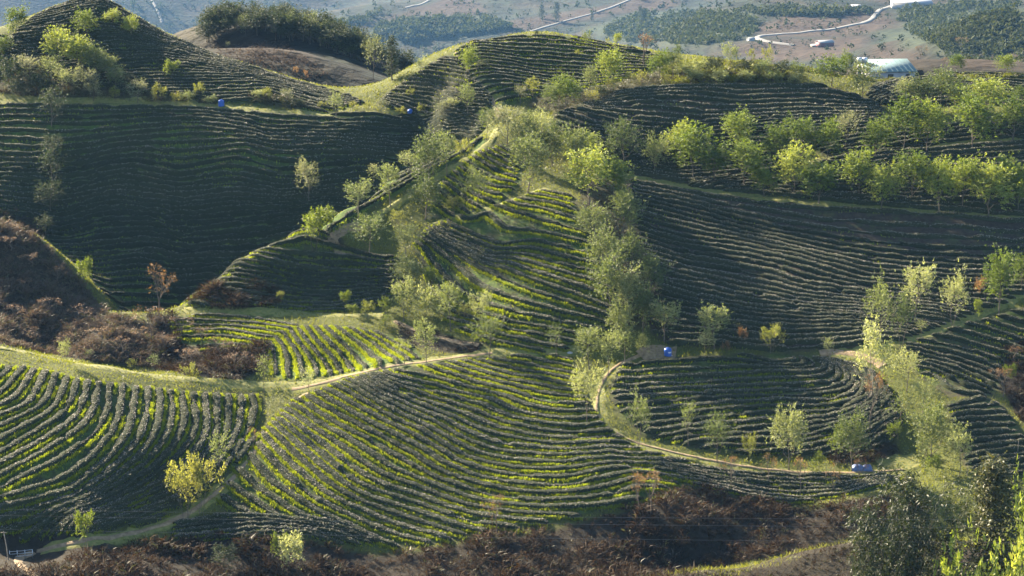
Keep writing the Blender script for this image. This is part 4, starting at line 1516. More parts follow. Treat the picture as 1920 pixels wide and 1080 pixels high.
# clusters: heading = what they stand along; entries: base x, base y, top y, width (pixels of the survey photograph), kind
TREES = """
# along the rim path crossing the centre|the bowl end
122,685,637,32,olive; 168,673,655,26,sparse; 248,694,672,24,yellow; 290,697,663,26,sparse; 358,720,680,36,yellow; 495,738,665,30,sparse; 580,745,688,38,sparse; 758,684,630,44,sparse; 800,687,600,52,olive; 918,669,588,66,olive; 1043,667,608,40,sparse
# beside the narrow footpath to the gate|the gate end
160,1022,958,36,lime; 350,978,862,46,yellow; 378,965,850,46,yellow; 415,912,805,64,sparse; 475,848,800,22,bare; 517,793,740,42,pale
# around the blue drum and earth path|the drum end
1205,672,622,34,olive; 1172,683,612,52,olive; 1140,705,618,54,olive; 1105,692,610,66,olive; 1100,795,680,72,olive; 1197,838,738,56,olive
# along the curving path under the domed field|the drum end
1290,838,750,38,sparse; 1345,868,778,56,olive; 1405,860,808,24,yellow; 1480,882,762,80,gully; 1535,886,848,30,lime; 1572,862,800,40,lime; 1598,884,770,76,gully
# between domed field and grass track|the track end
1632,750,602,50,slim; 1700,735,655,60,olive; 1655,700,640,40,sparse; 1730,775,712,56,olive; 1632,812,700,50,bare; 1690,800,735,50,sparse; 1745,872,756,90,gully; 1800,895,800,52,olive; 1752,895,852,38,lime; 1680,830,790,36,lime
# up the bright grass track|the fork end
1690,650,552,62,olive; 1645,640,525,60,olive; 1715,610,497,72,olive; 1727,632,600,26,sparse; 1785,618,513,66,olive; 1832,600,562,24,lime; 1836,560,522,24,rust; 1873,588,472,56,green; 1915,545,480,40,green
# at the foot of the broad shaded field|the drum end
1245,640,563,74,olive; 1322,662,622,40,olive; 1340,655,572,76,olive; 1362,664,640,22,rust; 1390,645,614,20,rust; 1447,664,610,54,yellow; 1552,672,632,26,sparse
# in the wooded gully|the top end
1170,400,360,70,gully; 1115,465,384,76,gully; 1168,450,362,76,gully; 1130,525,428,80,gully; 1185,520,440,76,gully; 1145,590,472,84,gully; 1218,562,482,72,gully; 1180,600,500,76,gully; 1205,625,535,56,gully; 1160,650,560,64,gully; 1095,430,395,50,olive
# along the ridge path|the nose end
590,472,395,60,lime; 617,450,393,48,lime; 672,412,340,64,olive; 692,482,402,84,olive; 732,388,308,56,olive; 745,425,395,38,yellow; 762,485,424,68,olive; 797,412,325,84,gully; 850,402,368,60,yellow; 890,398,312,74,olive; 803,352,250,78,gully; 838,330,248,56,olive; 868,308,262,42,yellow; 770,330,285,50,olive; 912,262,205,44,olive; 700,345,310,30,sparse
# round the ridge junction|the ridge end
952,272,195,86,pale; 985,300,215,70,gully; 1012,268,205,60,olive; 990,368,260,90,gully; 1036,312,228,66,gully; 1083,340,240,72,gully; 1095,300,250,70,green; 1105,385,278,96,green; 1150,372,300,66,green; 1142,345,385,30,green
# in the dell below the ridge flank|the nose end
525,568,546,22,yellow; 648,580,545,26,lime; 660,592,570,26,lime; 690,598,564,36,yellow; 723,588,556,34,lime; 725,614,590,30,lime; 760,545,480,72,gully; 757,602,522,56,olive; 800,598,538,64,shrub; 806,548,500,40,lime; 845,622,530,62,olive; 900,612,545,56,olive; 870,600,570,40,yellow
# on the shaded hillside|the grassy rim end
300,605,497,66,bare; 285,640,575,60,bare; 160,545,485,36,lime; 85,445,405,44,wood; 95,400,340,66,wood; 97,355,278,60,wood; 100,300,255,50,wood; 97,240,170,64,wood; 580,385,298,56,pale; 585,365,335,50,pale
# along the back road over the great hillside|the grove end
175,192,157,42,pale; 217,191,163,28,yellow; 258,194,150,56,pale; 300,196,158,38,yellow; 331,197,172,26,yellow; 373,188,156,18,yellow; 350,190,172,40,shrub; 395,195,178,36,shrub; 485,185,170,30,shrub; 500,190,165,24,yellow; 537,194,167,36,pale; 560,202,186,40,darkshrub; 630,221,174,34,olive; 605,203,190,20,yellow; 662,205,190,18,yellow; 690,210,192,20,yellow; 716,218,188,32,pale; 752,220,200,24,yellow; 826,224,190,36,pale; 850,200,185,40,shrub; 877,218,160,38,olive; 790,215,195,24,yellow
# on the tall hill above the back road|the grove end
163,75,22,44,green; 211,50,20,34,green; 247,70,32,34,green; 30,72,18,46,green; 323,150,115,32,lime; 240,155,138,30,darkshrub; 555,140,125,12,rust; 573,148,132,14,rust; 428,92,78,12,pale
# in the grove on the tall hill's flank|the crest end
110,125,56,52,green; 150,140,70,60,green; 140,100,62,30,darkshrub; 180,150,84,62,gully; 205,158,108,52,gully; 100,160,108,60,olive; 60,158,106,66,pale; 25,165,110,60,darkshrub; 130,178,125,66,olive; 170,182,130,60,pale; 215,172,130,46,olive; 5,110,70,40,green; 80,182,140,60,darkshrub; 40,185,150,60,darkshrub
# about the round hilltop field|the conifer end
735,150,72,38,conifer; 700,150,66,40,pale; 790,143,107,32,olive; 770,185,165,22,yellow; 878,142,90,36,green; 905,130,112,36,darkshrub; 1100,92,58,26,olive; 1157,86,63,18,green; 1139,84,70,8,yellow; 1006,68,58,10,darkshrub; 1208,125,66,52,bare; 1082,108,94,12,yellow
# in the hollow below the hilltop|the junction end
975,195,162,30,pale; 1000,182,147,34,yellow; 1030,212,156,44,olive; 1060,208,143,60,green; 1105,168,125,38,gully; 1140,165,96,56,green; 1145,172,148,36,yellow; 1108,196,166,36,yellow; 1180,162,136,28,yellow; 1202,160,132,24,yellow; 1080,190,160,40,darkshrub; 1125,185,160,40,darkshrub
# on and beside the bushy mound|the hollow end
1236,152,97,46,green; 1262,145,86,40,gully; 1280,140,118,40,shrub; 1310,142,112,50,shrub; 1340,140,106,46,darkshrub; 1370,132,84,40,olive; 1395,140,112,50,darkshrub; 1408,120,92,16,yellow; 1437,122,86,22,yellow; 1430,140,112,50,shrub; 1465,145,114,44,darkshrub; 1495,145,118,40,shrub; 1300,152,130,50,shrub; 1350,153,130,50,shrub; 1400,153,132,50,shrub; 1450,153,132,50,shrub; 1490,155,138,40,shrub
# near the shed|the mound end
1560,162,108,72,green; 1586,150,97,42,gully; 1617,184,122,80,gully; 1793,135,104,40,green; 1886,141,104,38,green
# in the upper roadside line|the ridge end
1075,320,262,60,gully; 1170,312,228,80,gully; 1226,325,252,58,gully; 1275,300,232,60,green; 1300,336,238,84,green; 1380,285,214,70,green; 1452,312,238,60,green; 1500,305,222,80,green; 1550,310,230,60,green; 1585,280,208,54,pale; 1640,298,228,62,green; 1694,285,190,78,green; 1736,288,192,72,green; 1720,205,144,70,gully; 1762,212,134,84,gully; 1700,200,150,60,gully; 1850,215,150,78,green; 1822,280,186,88,green; 1900,262,188,70,green; 1790,200,160,50,green; 1915,195,165,40,green
# in the lower roadside line|the gully end
1395,352,264,90,green; 1432,370,315,50,green; 1490,365,274,72,green; 1535,382,306,74,green; 1610,370,284,72,green; 1652,392,312,64,green; 1710,378,288,76,green; 1760,400,300,62,green; 1804,388,300,58,green; 1852,405,308,84,green; 1880,370,298,50,green; 1908,395,314,56,green; 1340,345,275,60,green
# over the brown scrub in front|the gate end
545,1068,995,60,shrub; 525,1055,998,22,lime; 420,1062,1022,60,darkshrub; 930,1000,925,56,bare; 1195,960,885,44,bare; 1220,965,880,54,bare; 1892,722,682,28,lime; 1880,745,690,50,bare; 1440,905,850,36,bare; 1370,915,855,36,bare; 1500,930,860,30,bare; 1560,925,870,30,bare; 1610,905,860,26,bare; 1900,680,650,40,bare
"""
COUNT = 0
r = RS(77)
for block in TREES.strip().split("#")[1:]:
    head, body = block.strip().split("\n", 1)
    place, anchor = head.strip().split("|")
    ent = [[v.strip() for v in e.split(",")] for e in body.replace("\n", ";").split(";") if e.strip()]
    ent = [(float(a), float(b), float(c), float(d), k) for a, b, c, d, k in ent if float(b) > float(c)]
    seen = {}
    tot = {}
    for e in ent:
        tot[e[4]] = tot.get(e[4], 0) + 1
    for bx, by_, ty, w, kind in ent:
        seen[kind] = seen.get(kind, 0) + 1
        p = hit(bx, by_)[0]
        z = float(H(p[0], p[1]))
        dist = math.sqrt(p[0] ** 2 + p[1] ** 2 + z * z)
        hgt = (by_ - ty) * dist / FPX / .965
        wid = w * dist / FPX
        tm, cm, kh, kw = KIND[kind][(seen[kind] + COUNT) % len(KIND[kind])]
        sz = hgt / kh
        sx = min(max((.92 if kind == 'green' else .8) * wid / kw, sz * .58), sz * 1.3)
        ph = WORD[kind]
        n = tot[kind]
        if n == 1:
            lab = "the only %s %s" % (ph, place)
        else:
            lab = "%s, %s from %s, %s" % (ph, ordinal(seen[kind]), anchor, place)
        t = thing(NAME[kind], lab, CAT.get(kind, "tree"), (p[0], p[1], z), "plants " + place, r.uniform(0, 6.28), (sx, sx, sz))
        link('trunk', tm, t)
        link('crown', cm, t)
        COUNT += 1
print("trees", COUNT)


def plant(kind, label, group, x, y, hgt, wid=None, name=None, cat=None):
    tm, cm, kh, kw = KIND[kind][r.randint(len(KIND[kind]))]
    sz = hgt / kh
    sx = sz if wid is None else wid / kw
    t = thing(name or NAME[kind], label, cat or CAT.get(kind, "tree"), (x, y, float(H(x, y))), group, r.uniform(0, 6.28), (sx, sx, sz))
    link('trunk', tm, t)
    link('crown', cm, t)
    return t


# near bamboo and the dark conifer on the near slope
def near_at(px, py, Y):
    return P3(px, py, Y)


for i, (px, ty, Y, w, kind, lab) in enumerate((
        (1705, 900, 206, 150, 'bamboo', "largest bamboo clump, tall glossy culms standing before the brown scrub"),
        (1648, 940, 203, 110, 'bamboo', "lower bamboo clump leaning towards the open gully"),
        (1772, 915, 209, 90, 'bamboo', "slim bamboo clump between the large clump and the dark conifer"),
        (1868, 868, 204, 120, 'nearcone', "tall dark conifer with trailing foliage beside the bamboo"))):
    x, y, z = P3(px, ty, Y)
    g = float(H(x, y))
    tm, cm, kh, kw = KIND[kind][i % len(KIND[kind])]
    hgt = z - g
    t = thing(NAME[kind], lab, CAT.get(kind, "tree"), (x, y, g), None, r.uniform(0, 6.28), (w * Y / FPX / kw * 1.0, w * Y / FPX / kw * 1.0, hgt / kh))
    link('culms' if kind == 'bamboo' else 'trunk', tm, t)
    link('crown', cm, t)
for i, (px, ty, Y, w, lab) in enumerate(((1800, 1030, 198, 110, "bright green bush at the foot of the bamboo"), (1895, 985, 197, 130, "bright green bush under the dark conifer"), (1930, 900, 207, 70, "tall green bush behind the dark conifer"))):
    x, y, z = P3(px, ty, Y)
    g = float(H(x, y))
    tm, cm, kh, kw = KIND['shrub'][i]
    t = thing('bush', lab, 'bush', (x, y, g), None, i * 2.0, (w * Y / FPX / kw,) * 2 + ((z - g) / kh,))
    link('trunk', tm, t)
    c2 = cm.copy()
    c2.materials.clear()
    c2.materials.append(M['green'])
    link('crown', c2, t)

for px, py, hh in ((20, 470, 2.2), (60, 500, 2.5), (45, 545, 2), (110, 530, 2.4), (90, 590, 2.2), (150, 600, 2.6), (30, 600, 2), (130, 650, 2.4), (60, 640, 2.3), (190, 640, 2.6), (230, 660, 2.2), (20, 440, 2), (260, 640, 2.6), (310, 660, 2.4), (360, 680, 2.6), (410, 670, 2.8), (340, 630, 2.5), (440, 690, 2.4), (380, 645, 2.4)):
    p = hit(px, py)[0]
    plant('bare', "dry leafless bush on the dark scrub slope above the rim path", "dry bushes on the scrub slope", p[0], p[1], hh * r.uniform(.8, 1.2), hh * 1.3, 'dry_bush', 'bush')

# woodland on the far knoll: each tree a thing
k = 0
rows_w = [(700, 120, 760), (640, 85, 700), (470, 36, 640), (430, 48, 520), (560, 60, 720), (600, 100, 700), (640, 130, 760), (480, 60, 580)]
for j in range(95):
    u = r.rand()
    px = 385 + 390 * u
    crest = np.interp(px, [380, 420, 480, 560, 620, 680, 720, 780], [62, 40, 30, 38, 60, 88, 118, 150])
    py = crest + 8 + r.rand() * (np.interp(px, [380, 600, 700, 780], [15, 45, 60, 20]))
    p = hit(px, py, 455.0)[0]
    if p[1] > 540:
        continue
    kd = 'wood' if r.rand() < .85 else 'gully'
    plant(kd, "dark bushy tree in the hazy wood behind the brown knoll", "wood behind the brown knoll", p[0], p[1], r.uniform(3.2, 6.5), r.uniform(3.4, 6.5), 'woodland_tree', 'tree')
for px, py, ty in ((478, 36, 2), (510, 40, 10), (620, 80, 38), (640, 95, 36), (545, 44, 15)):
    p = hit(px, py, 455.0)[0]
    d = p[1] * 1.03
    plant('wood', "taller tree standing out above the hazy wood", "taller trees of the hazy wood", p[0], p[1], (py - ty) * d / FPX, (py - ty) * d / FPX * .6, 'woodland_tree', 'tree')

# scattered far woods on the valley side: masses that read as one
def clump_mass(name, label, P, size, mat, leafs=26, seed=1):
    rr = RS(seed)
    n = len(P)
    c = np.repeat(P, leafs, 0) + unit(rr.normal(0, 1, (n * leafs, 3))) * (np.repeat(size, leafs) * rr.uniform(.35, 1, n * leafs))[:, None] * (1, 1, .9)
    c[:, 2] += np.repeat(size, leafs) * .7
    a = unit(rr.normal(0, 1, (len(c), 3)))
    b = unit(np.cross(a, rr.normal(0, 1, (len(c), 3))))
    s = (np.repeat(size, leafs) * rr.uniform(.25, .5, len(c)))[:, None]
    V = np.stack([c - a * s, c + b * s * .6, c + a * s, c - b * s * .6], 1).reshape(-1, 3)
    F = np.arange(len(V)).reshape(-1, 4)
    return tag(link(name, mesh_data(name, V, F, [mat])), label, None, None, 'stuff')


Q = []
for poly, n in (("700,50 800,35 900,35 960,50 900,62 780,80 690,72", 1500), ("1120,60 1200,25 1400,30 1420,60 1350,85 1180,80", 1700), ("1680,25 1760,12 1900,5 1930,60 1900,95 1780,100 1700,60", 1900), ("640,60 720,30 700,22 620,50", 60),
                ("1380,22 1460,14 1600,20 1660,26 1600,30 1450,32", 400), ("1780,110 1860,70 1930,60 1930,130 1800,130", 200)):
    pl = np.array(L(poly))
    lo, hi = pl.min(0), pl.max(0)
    c = np.column_stack([r.uniform(lo[0], hi[0], n * 3), r.uniform(lo[1], hi[1], n * 3)])
    c = c[inside(pl, c[:, 0] + 30 * vnoise(c[:, 0], c[:, 1], 25, 91), c[:, 1] + 10 * vnoise(c[:, 0], c[:, 1], 20, 92))]
    c = c[vnoise(c[:, 0], c[:, 1] * 3, 18, 93) > -.22][:n]
    Q.append(hit(c[:, 0], c[:, 1], 500.0))
Q = np.concatenate(Q)
clump_mass('far_woodland', "dark scrub woods on the far valley side", np.column_stack([Q, H(Q[:, 0], Q[:, 1])]), r.uniform(.5, 2.4, len(Q)) ** 1.2 * (Q[:, 1] / 1100), M['olive_far'], 16, 3)
n = 1500
c = np.column_stack([r.uniform(200, 1930, n), r.uniform(0, 140, n)])
Q2 = hit(c[:, 0], c[:, 1], 408.0)
Q2 = Q2[(Q2[:, 1] > 700) & (Q2[:, 1] < 3900)]
clump_mass('far_scrub', "stray bushes and small trees dotted over the far slopes", np.column_stack([Q2, H(Q2[:, 0], Q2[:, 1])]), r.uniform(.4, 1.7, len(Q2)) ** 1.6 * (Q2[:, 1] / 1100), M['olive_far'], 12, 5)
pl = np.array(L("365,70 450,54 530,78 620,142 560,150 420,112"))
c = np.column_stack([r.uniform(365, 620, 2400), r.uniform(54, 150, 2400)])
c = c[inside(pl, c[:, 0], c[:, 1])]
Q2 = hit(c[:, 0], c[:, 1], 405.0)
Q2 = Q2[Q2[:, 1] < 460]
clump_mass('dry_scrub', "short dry scrub over the brown knoll", np.column_stack([Q2, H(Q2[:, 0], Q2[:, 1])]), r.uniform(.1, .34, len(Q2)), M['scrub_pale'], 8, 6)
for px, py, ty, dsc in ((1043, 42, 5, "tallest above the pale far track"), (1200, 40, 12, "at the edge of the far scrub wood"), (1015, 35, 8, "just beside the tallest far conifer"), (1205, 55, 18, "standing inside the far scrub wood"), (1110, 40, 22, "alone on the red far slope")):
    p = hit(px, py, 500.0)[0]
    d = math.hypot(p[0], p[1]) * 1.02
    plant('conifer', "pointed dark conifer %s" % dsc, "far conifers", p[0], p[1], (py - ty) * d / FPX, (py - ty) * d / FPX * .45)
for px, py, ty, dsc in ((1725, 112, 86, "on the dry dome behind the shed"), (1800, 95, 70, "highest on the dry slope past the shed"), (1770, 128, 108, "low behind the banded knoll")):
    p = hit(px, py, 430.0)[0]
    d = math.hypot(p[0], p[1]) * 1.02
    plant('bare', "small leafless tree %s" % dsc, "leafless trees past the shed", p[0], p[1], (py - ty) * d / FPX)


# ------------------------------------------------------------------ brown scrub
def scrub_mesh(poly, hgt, density, r, blades_per=26):
    lo, hi = poly.min(0), poly.max(0)
    area = (hi[0] - lo[0]) * (hi[1] - lo[1])
    n = int(min(area * density, 60000))
    p = np.column_stack([r.uniform(lo[0], hi[0], n), r.uniform(lo[1], hi[1], n)])
    p = p[inside(poly, p[:, 0], p[:, 1])]
    if not len(p):
        return None
    sc = hgt * np.clip(.75 + 1.1 * vnoise(p[:, 0], p[:, 1], 3.2, 71) + .5 * vnoise(p[:, 0], p[:, 1], 1.2, 72), .2, 1.7)
    m = len(p)
    o = np.repeat(np.column_stack([p, H(p[:, 0], p[:, 1]) - .1]), blades_per, 0)
    s = np.repeat(sc, blades_per)
    k = len(o)
    a = r.uniform(0, 2 * math.pi, k)
    rad = r.uniform(0, .55, k) * s
    o[:, 0] += np.cos(a) * rad * .6
    o[:, 1] += np.sin(a) * rad * .6
    up = r.uniform(.35, 1.0, k) * s
    o[:, 2] += r.uniform(0, .45, k) * up
    d = np.column_stack([np.cos(a) * r.uniform(.1, .9, k), np.sin(a) * r.uniform(.1, .9, k), np.ones(k)])
    d = unit(d) * (up * .7)[:, None]
    w = unit(np.cross(d, r.normal(0, 1, (k, 3)))) * (r.uniform(.012, .05, k))[:, None] * np.clip(s, .8, 1.6)[:, None]
    mid = o + d * .5
    tip = o + d + np.column_stack([np.cos(a), np.sin(a), -.6 * np.ones(k)]) * (up * .25)[:, None]
    V = np.stack([o, mid + w, tip, mid - w], 1).reshape(-1, 3)
    return V, np.arange(len(V)).reshape(-1, 4)


SL = {'gully edge': "rusty brown dead bracken filling the gully", 'slope': "dry brown scrub on the steep dark slope", 'gully': "thorny brown scrub in the side gully", 'nose': "brown bracken on the ridge nose",
      'bank': "brown growth on the path bank", 'path side': "low dry growth beside the red path bend", 'knoll': "dark brown thicket past the track slope", 'lane side': "brown thicket by the blue tarpaulin",
      'mound': "golden undergrowth on the mound", 'road bank': "dusty undergrowth above the back road", 'road bank far': "green undergrowth by the back road bend", 'grove floor': "undergrowth beneath the grove",
      'hill foot': "dry growth at the foot of the great hillside", 'gully top': "low growth under the gully trees", 'valley': "low growth in the hollow below the hilltop"}
for k, (poly, h, d, g) in SCRUB.items():
    got = scrub_mesh(poly, h, d * (.8 if k == 'gully edge' else .7 if k == 'slope' else 1.3), r, 22)
    if got is None:
        continue
    V, F = got
    u_ = np.repeat(r.rand(len(F) // 12 + 1), 12)[:len(F)]
    mi = np.where(u_ < g, 1, np.where(u_ > .93, 2, 0))
    tag(link('undergrowth', mesh_data('undergrowth', V, F, [M['scrub_pale'] if k in ('slope', 'hill foot', 'road bank') else M['scrub'], M['verge'] if k == 'mound' else M['scrub_green'], M['scrub_pale']], mi)), SL[k], None, None, 'stuff')
    print(k, len(F))
# the near slope
n = 26000
p = np.column_stack([r.uniform(5, 65, n), r.uniform(188, 227, n)])
q = np.column_stack([p, H(p[:, 0], p[:, 1]) - .02])
V, F = blades(q, r.uniform(.15, .7, n), r.uniform(.03, .09, n), r, .6)
mi = (vnoise(p[:, 0], p[:, 1], 6, 81) + .4 * vnoise(p[:, 0], p[:, 1], 2, 82) + np.clip((p[:, 1] - 219) / 8, -.3, .3) > .12).astype(int)
tag(link('grass', mesh_data('grass', V, F, [M['scrub'], M['verge']], mi)), "dry brown and green grass on the near slope", None, None, 'stuff')


V, F = scrub_mesh(np.array([(6, 200), (60, 200), (60, 222), (46, 224), (22, 220), (6, 216)], float), .55, 2.2, r, 26)
mi = (np.repeat(r.rand(len(F) // 12 + 1), 12)[:len(F)] < .3).astype(int)
tag(link('undergrowth', mesh_data('undergrowth', V, F, [M['scrub'], M['scrub_green']], mi)), "low dry weeds on the near bank", None, None, 'stuff')


# ------------------------------------------------------------------ built things
M['blue'] = plain_mat('blue_plastic', (.012, .065, .30), (.018, .085, .36), 2.0, 0.4)
M['blue_dull'] = plain_mat('faded_blue_sheet', (.05, .085, .19), (.09, .13, .25), 3.0, 0.7, .4)
M['steel'] = plain_mat('galvanised_steel', (.45, .46, .47), (.55, .56, .57), 3.0, 0.35, 0, .8)
M['white'] = plain_mat('white_wall', (.26, .27, .28), (.33, .33, .33), 0.8, 0.8)
M['tin'] = plain_mat('blue_grey_tin_roof', (.11, .17, .18), (.14, .20, .21), 0.6, 0.8, 0, 0, .1)
M['tin_pale'] = plain_mat('pale_tin_roof', (.22, .23, .24), (.27, .28, .29), 0.6, 0.8, 0, 0, .1)
M['maroon'] = plain_mat('maroon_cladding', (.12, .035, .045), (.16, .05, .06), 0.8, 0.7)
M['dark_open'] = plain_mat('dark_opening', (.03, .03, .035), (.05, .05, .05), 1.0, 0.9)
M['wood'] = plain_mat('weathered_wood', (.12, .10, .08), (.22, .19, .15), 4.0, 0.9)
M['wire'] = plain_mat('wire', (.12, .12, .13), (.15, .15, .15), 1.0, 0.7)
M['letter'] = plain_mat('white_print', (.75, .77, .8), None, 1.0, .6)


def ground_thing(name, label, cat, px, py, group=None, rz=0.0, ymin=150.0):
    p = hit(px, py, ymin)[0]
    return thing(name, label, cat, (p[0], p[1], float(H(p[0], p[1]))), group, rz)


for px, py, hpx, lab in ((1252, 667, 16.5, "large blue plastic water drum on bare earth beside the domed field"), (415, 199, 12.5, "small blue water drum at the edge of the back road above the shaded hillside"),
                         (769, 216, 10.5, "smallest blue water drum, on the sunny road below the round hilltop")):
    t = ground_thing('water_drum', lab, 'water drum', px, py, "blue water drums")
    d = math.hypot(t.location.x, t.location.y) * 1.04
    hh = hpx * d / FPX
    R = hh * .42
    prof = [(0, 0), (R * .96, 0), (R, hh * .03)]
    for k in range(4):
        z = hh * (.08 + .17 * k)
        prof += [(R, z), (R * 1.05, z + hh * .03), (R * 1.05, z + hh * .06), (R, z + hh * .09)]
    prof += [(R, hh * .76), (R * .93, hh * .84), (R * .45, hh * .92), (0, hh * .93)]
    MB().lathe(prof, 24).build('tank_body', M['blue'], t, smooth=True)
    MB().lathe([(R * .36, hh * .90), (R * .36, hh * .98), (R * .30, hh), (0, hh)], 18).build('lid', M['blue'], t)
    p2 = MB()
    for s in (-1, 1):
        p2.tube([(s * R * .62, -.1 * R, hh * .86), (s * R * .62, -.1 * R, hh * 1.0)], R * .09, 8)
    pp = p2.build('inlet_stub', M['blue'], t)
    tag(pp, None, None, None, None)
    if hpx > 15:
        b = MB()
        b.tube([(R * .9, -R * .5, hh * .1), (R * 1.2, -R * .6, hh * .1), (R * 1.25, -R * .6, hh * .02)], R * .05, 6)
        b.build('tap', M['steel'], t)
        # white print: two short lines on the side towards the valley
        for j, (zz, wd) in enumerate(((.5, .55), (.42, .4))):
            th = np.linspace(-wd, wd, 8) - math.pi / 2 + .55
            ring = np.array([(R * 1.06 * math.cos(a), R * 1.06 * math.sin(a), hh * (zz + dz)) for dz in (0, .045) for a in th])
            i = np.arange(7)
            link('print', mesh_data('print', ring, np.stack([i, i + 1, i + 9, i + 8], -1), [M['letter']]), t)

# blue tarpaulin heap by the lane
p = hit(1618, 882)[0]
for k, (dx, sx, hz, lab) in enumerate(((-.75, .85, .75, "faded blue tarpaulin over a low heap at the lane end"), (.55, .7, .8, "darker blue tarpaulin hump next to the low heap"))):
    uu = np.linspace(0, 2 * math.pi, 22, endpoint=False)
    rr_ = [(1, 0), (.98, .25), (.9, .55), (.7, .85), (.35, 1), (0, 1.02)]
    rk = RS(k + 3)
    V = np.array([(a * sx * math.copysign(abs(math.cos(u)) ** .6, math.cos(u)), a * .6 * math.copysign(abs(math.sin(u)) ** .6, math.sin(u)), b * hz) for a, b in rr_ for u in uu])
    V += rk.normal(0, .03, V.shape)
    i = np.arange(5)[:, None] * 22
    j = np.arange(22)[None]
    F = np.stack([i + j, i + (j + 1) % 22, i + 22 + (j + 1) % 22, i + 22 + j], -1).reshape(-1, 4)
    o = link('tarpaulin', mesh_data('tarpaulin', V, F, [M['blue_dull']], smooth=True), None, (p[0] + dx, p[1], float(H(p[0] + dx, p[1]))))
    tag(o, lab, 'tarpaulin', "blue tarpaulins")
# pale sheet and scraps
for px, py, lab in ((1068, 662, "pale plastic sack lying by the path near the trees"), (505, 168 + 500, "pale scrap caught in the gully scrub")):
    t = hit(px, py)[0]
    uu = np.linspace(0, 2 * math.pi, 10, endpoint=False)
    V = np.array([(a * .45 * math.cos(u), a * .35 * math.sin(u), b * .35) for a, b in ((1, 0), (.85, .35), (.4, .6), (0, .55)) for u in uu]) + RS(3).normal(0, .02, (40, 3))
    i = np.arange(3)[:, None] * 10
    j = np.arange(10)[None]
    F = np.stack([i + j, i + (j + 1) % 10, i + 10 + (j + 1) % 10, i + 10 + j], -1).reshape(-1, 4)
    tag(link('plastic_sack', mesh_data('plastic_sack', V, F, [M['white']], smooth=True), None, (t[0], t[1], float(H(*t)))), lab, 'sack')


def house(name, label, cat, px, py, wpx, depth, hpx, roofpx, wallm, roofm, rz=0.0, ymin=420.0, shed=True, doors=()):
    t = ground_thing(name, label, cat, px, py, None, rz, ymin)
    d = math.hypot(t.location.x, t.location.y) * 1.02
    m = d / FPX
    w, hh, rf = wpx * m, hpx * m, roofpx * m
    b = MB().box((0, 0, hh / 2 - .5), (w, depth, hh + 1))
    wall = b.build('wall', wallm, t)
    ov = .4
    if shed:
        V = [(-w / 2 - ov, -depth / 2 - ov, hh - .05), (w / 2 + ov, -depth / 2 - ov, hh - .05), (w / 2 + ov, depth / 2 + ov, hh + rf), (-w / 2 - ov, depth / 2 + ov, hh + rf)]
        V = V + [(x, y, z + .18) for x, y, z in V]
        F = [(3, 2, 1, 0), (4, 5, 6, 7), (0, 1, 5, 4), (1, 2, 6, 5), (2, 3, 7, 6), (3, 0, 4, 7)]
        roof = link('roof', mesh_data('roof', V, np.array(F), [roofm]), t)
        gb = MB()
        gb.add([(-w / 2, depth / 2, hh), (-w / 2, depth / 2, hh + rf), (-w / 2, -depth / 2, hh)], [(0, 1, 2)])
        gb.add([(w / 2, depth / 2, hh), (w / 2, depth / 2, hh + rf), (w / 2, -depth / 2, hh)], [(0, 2, 1)])
        gb.build('gable', wallm, t)
    else:
        V = [(-w / 2 - ov, -depth / 2 - ov, hh), (w / 2 + ov, -depth / 2 - ov, hh), (w / 2 + ov, 0, hh + rf), (-w / 2 - ov, 0, hh + rf), (w / 2 + ov, depth / 2 + ov, hh), (-w / 2 - ov, depth / 2 + ov, hh)]
        V = V + [(x, y, z + .15) for x, y, z in V]
        F = [(0, 1, 2, 3), (3, 2, 4, 5), (9, 8, 7, 6), (11, 10, 8, 9), (0, 6, 7, 1), (5, 4, 10, 11), (1, 7, 8, 2), (2, 8, 10, 4), (0, 3, 9, 6), (3, 5, 11, 9)]
        roof = link('roof', mesh_data('roof', V, np.array(F), [roofm]), t)
        gb = MB()
        for s in (-1, 1):
            gb.add([(s * w / 2, -depth / 2, hh), (s * w / 2, depth / 2, hh), (s * w / 2, 0, hh + rf)], [(0, 1, 2)])
        gb.build('gable', wallm, t)
    for x0, x1, z0, z1, nm in doors:
        MB().box((w * (x0 + x1) / 2, -depth / 2 - .03, hh * (z0 + z1) / 2), (w * (x1 - x0), .1, hh * (z1 - z0))).build(nm, M['dark_open'], t)
    return t, w, hh, rf, depth


t, w, hh, rf, dp = house('shed', "white-walled shed with a blue-grey tin roof behind the banded knoll", "shed", 1664, 147, 84, 7.5, 17, 12, M['white'], M['tin'], 0.10, doors=((.30, .38, .05, .75, 'door'), (-.1, .02, .4, .75, 'window')))
for k in range(9):       # standing seams of the tin roof
    x = -w / 2 + w * (k + .5) / 9
    MB().tube([(x, -dp / 2 - .4, hh + .16), (x, dp / 2 + .4, hh + rf + .20)], .022, 4).build('seam', M['tin'], t)
for k, px in enumerate((1612, 1622)):
    q = P3(px, 113, t.location.y + 1.5)
    g = float(H(q[0], q[1]))
    s = thing('steel_tank', ("outer" if k == 0 else "inner") + " round steel water tank on a white stand by the blue-roofed shed", 'water tank', (q[0], q[1], g), "steel tanks by the shed")
    z = q[2] - g
    MB().box((0, 0, z / 2 - .8), (.9, .9, z - 1.2 + .6)).build('stand', M['white'], s)
    R = .62
    MB().lathe([(0, z - .7), (R * .8, z - .65), (R, z - .4), (R, z + .35), (R * .8, z + .6), (0, z + .65)], 18).build('tank_body', M['steel'], s, smooth=True)
house('barn', "maroon barn with a pale tin roof on the far red terrace", "barn", 1546, 87, 28, 8.0, 8, 3.5, M['maroon'], M['tin_pale'], 0.35, 500.0, False, ((-.1, .1, 0, .7, 'door'),))
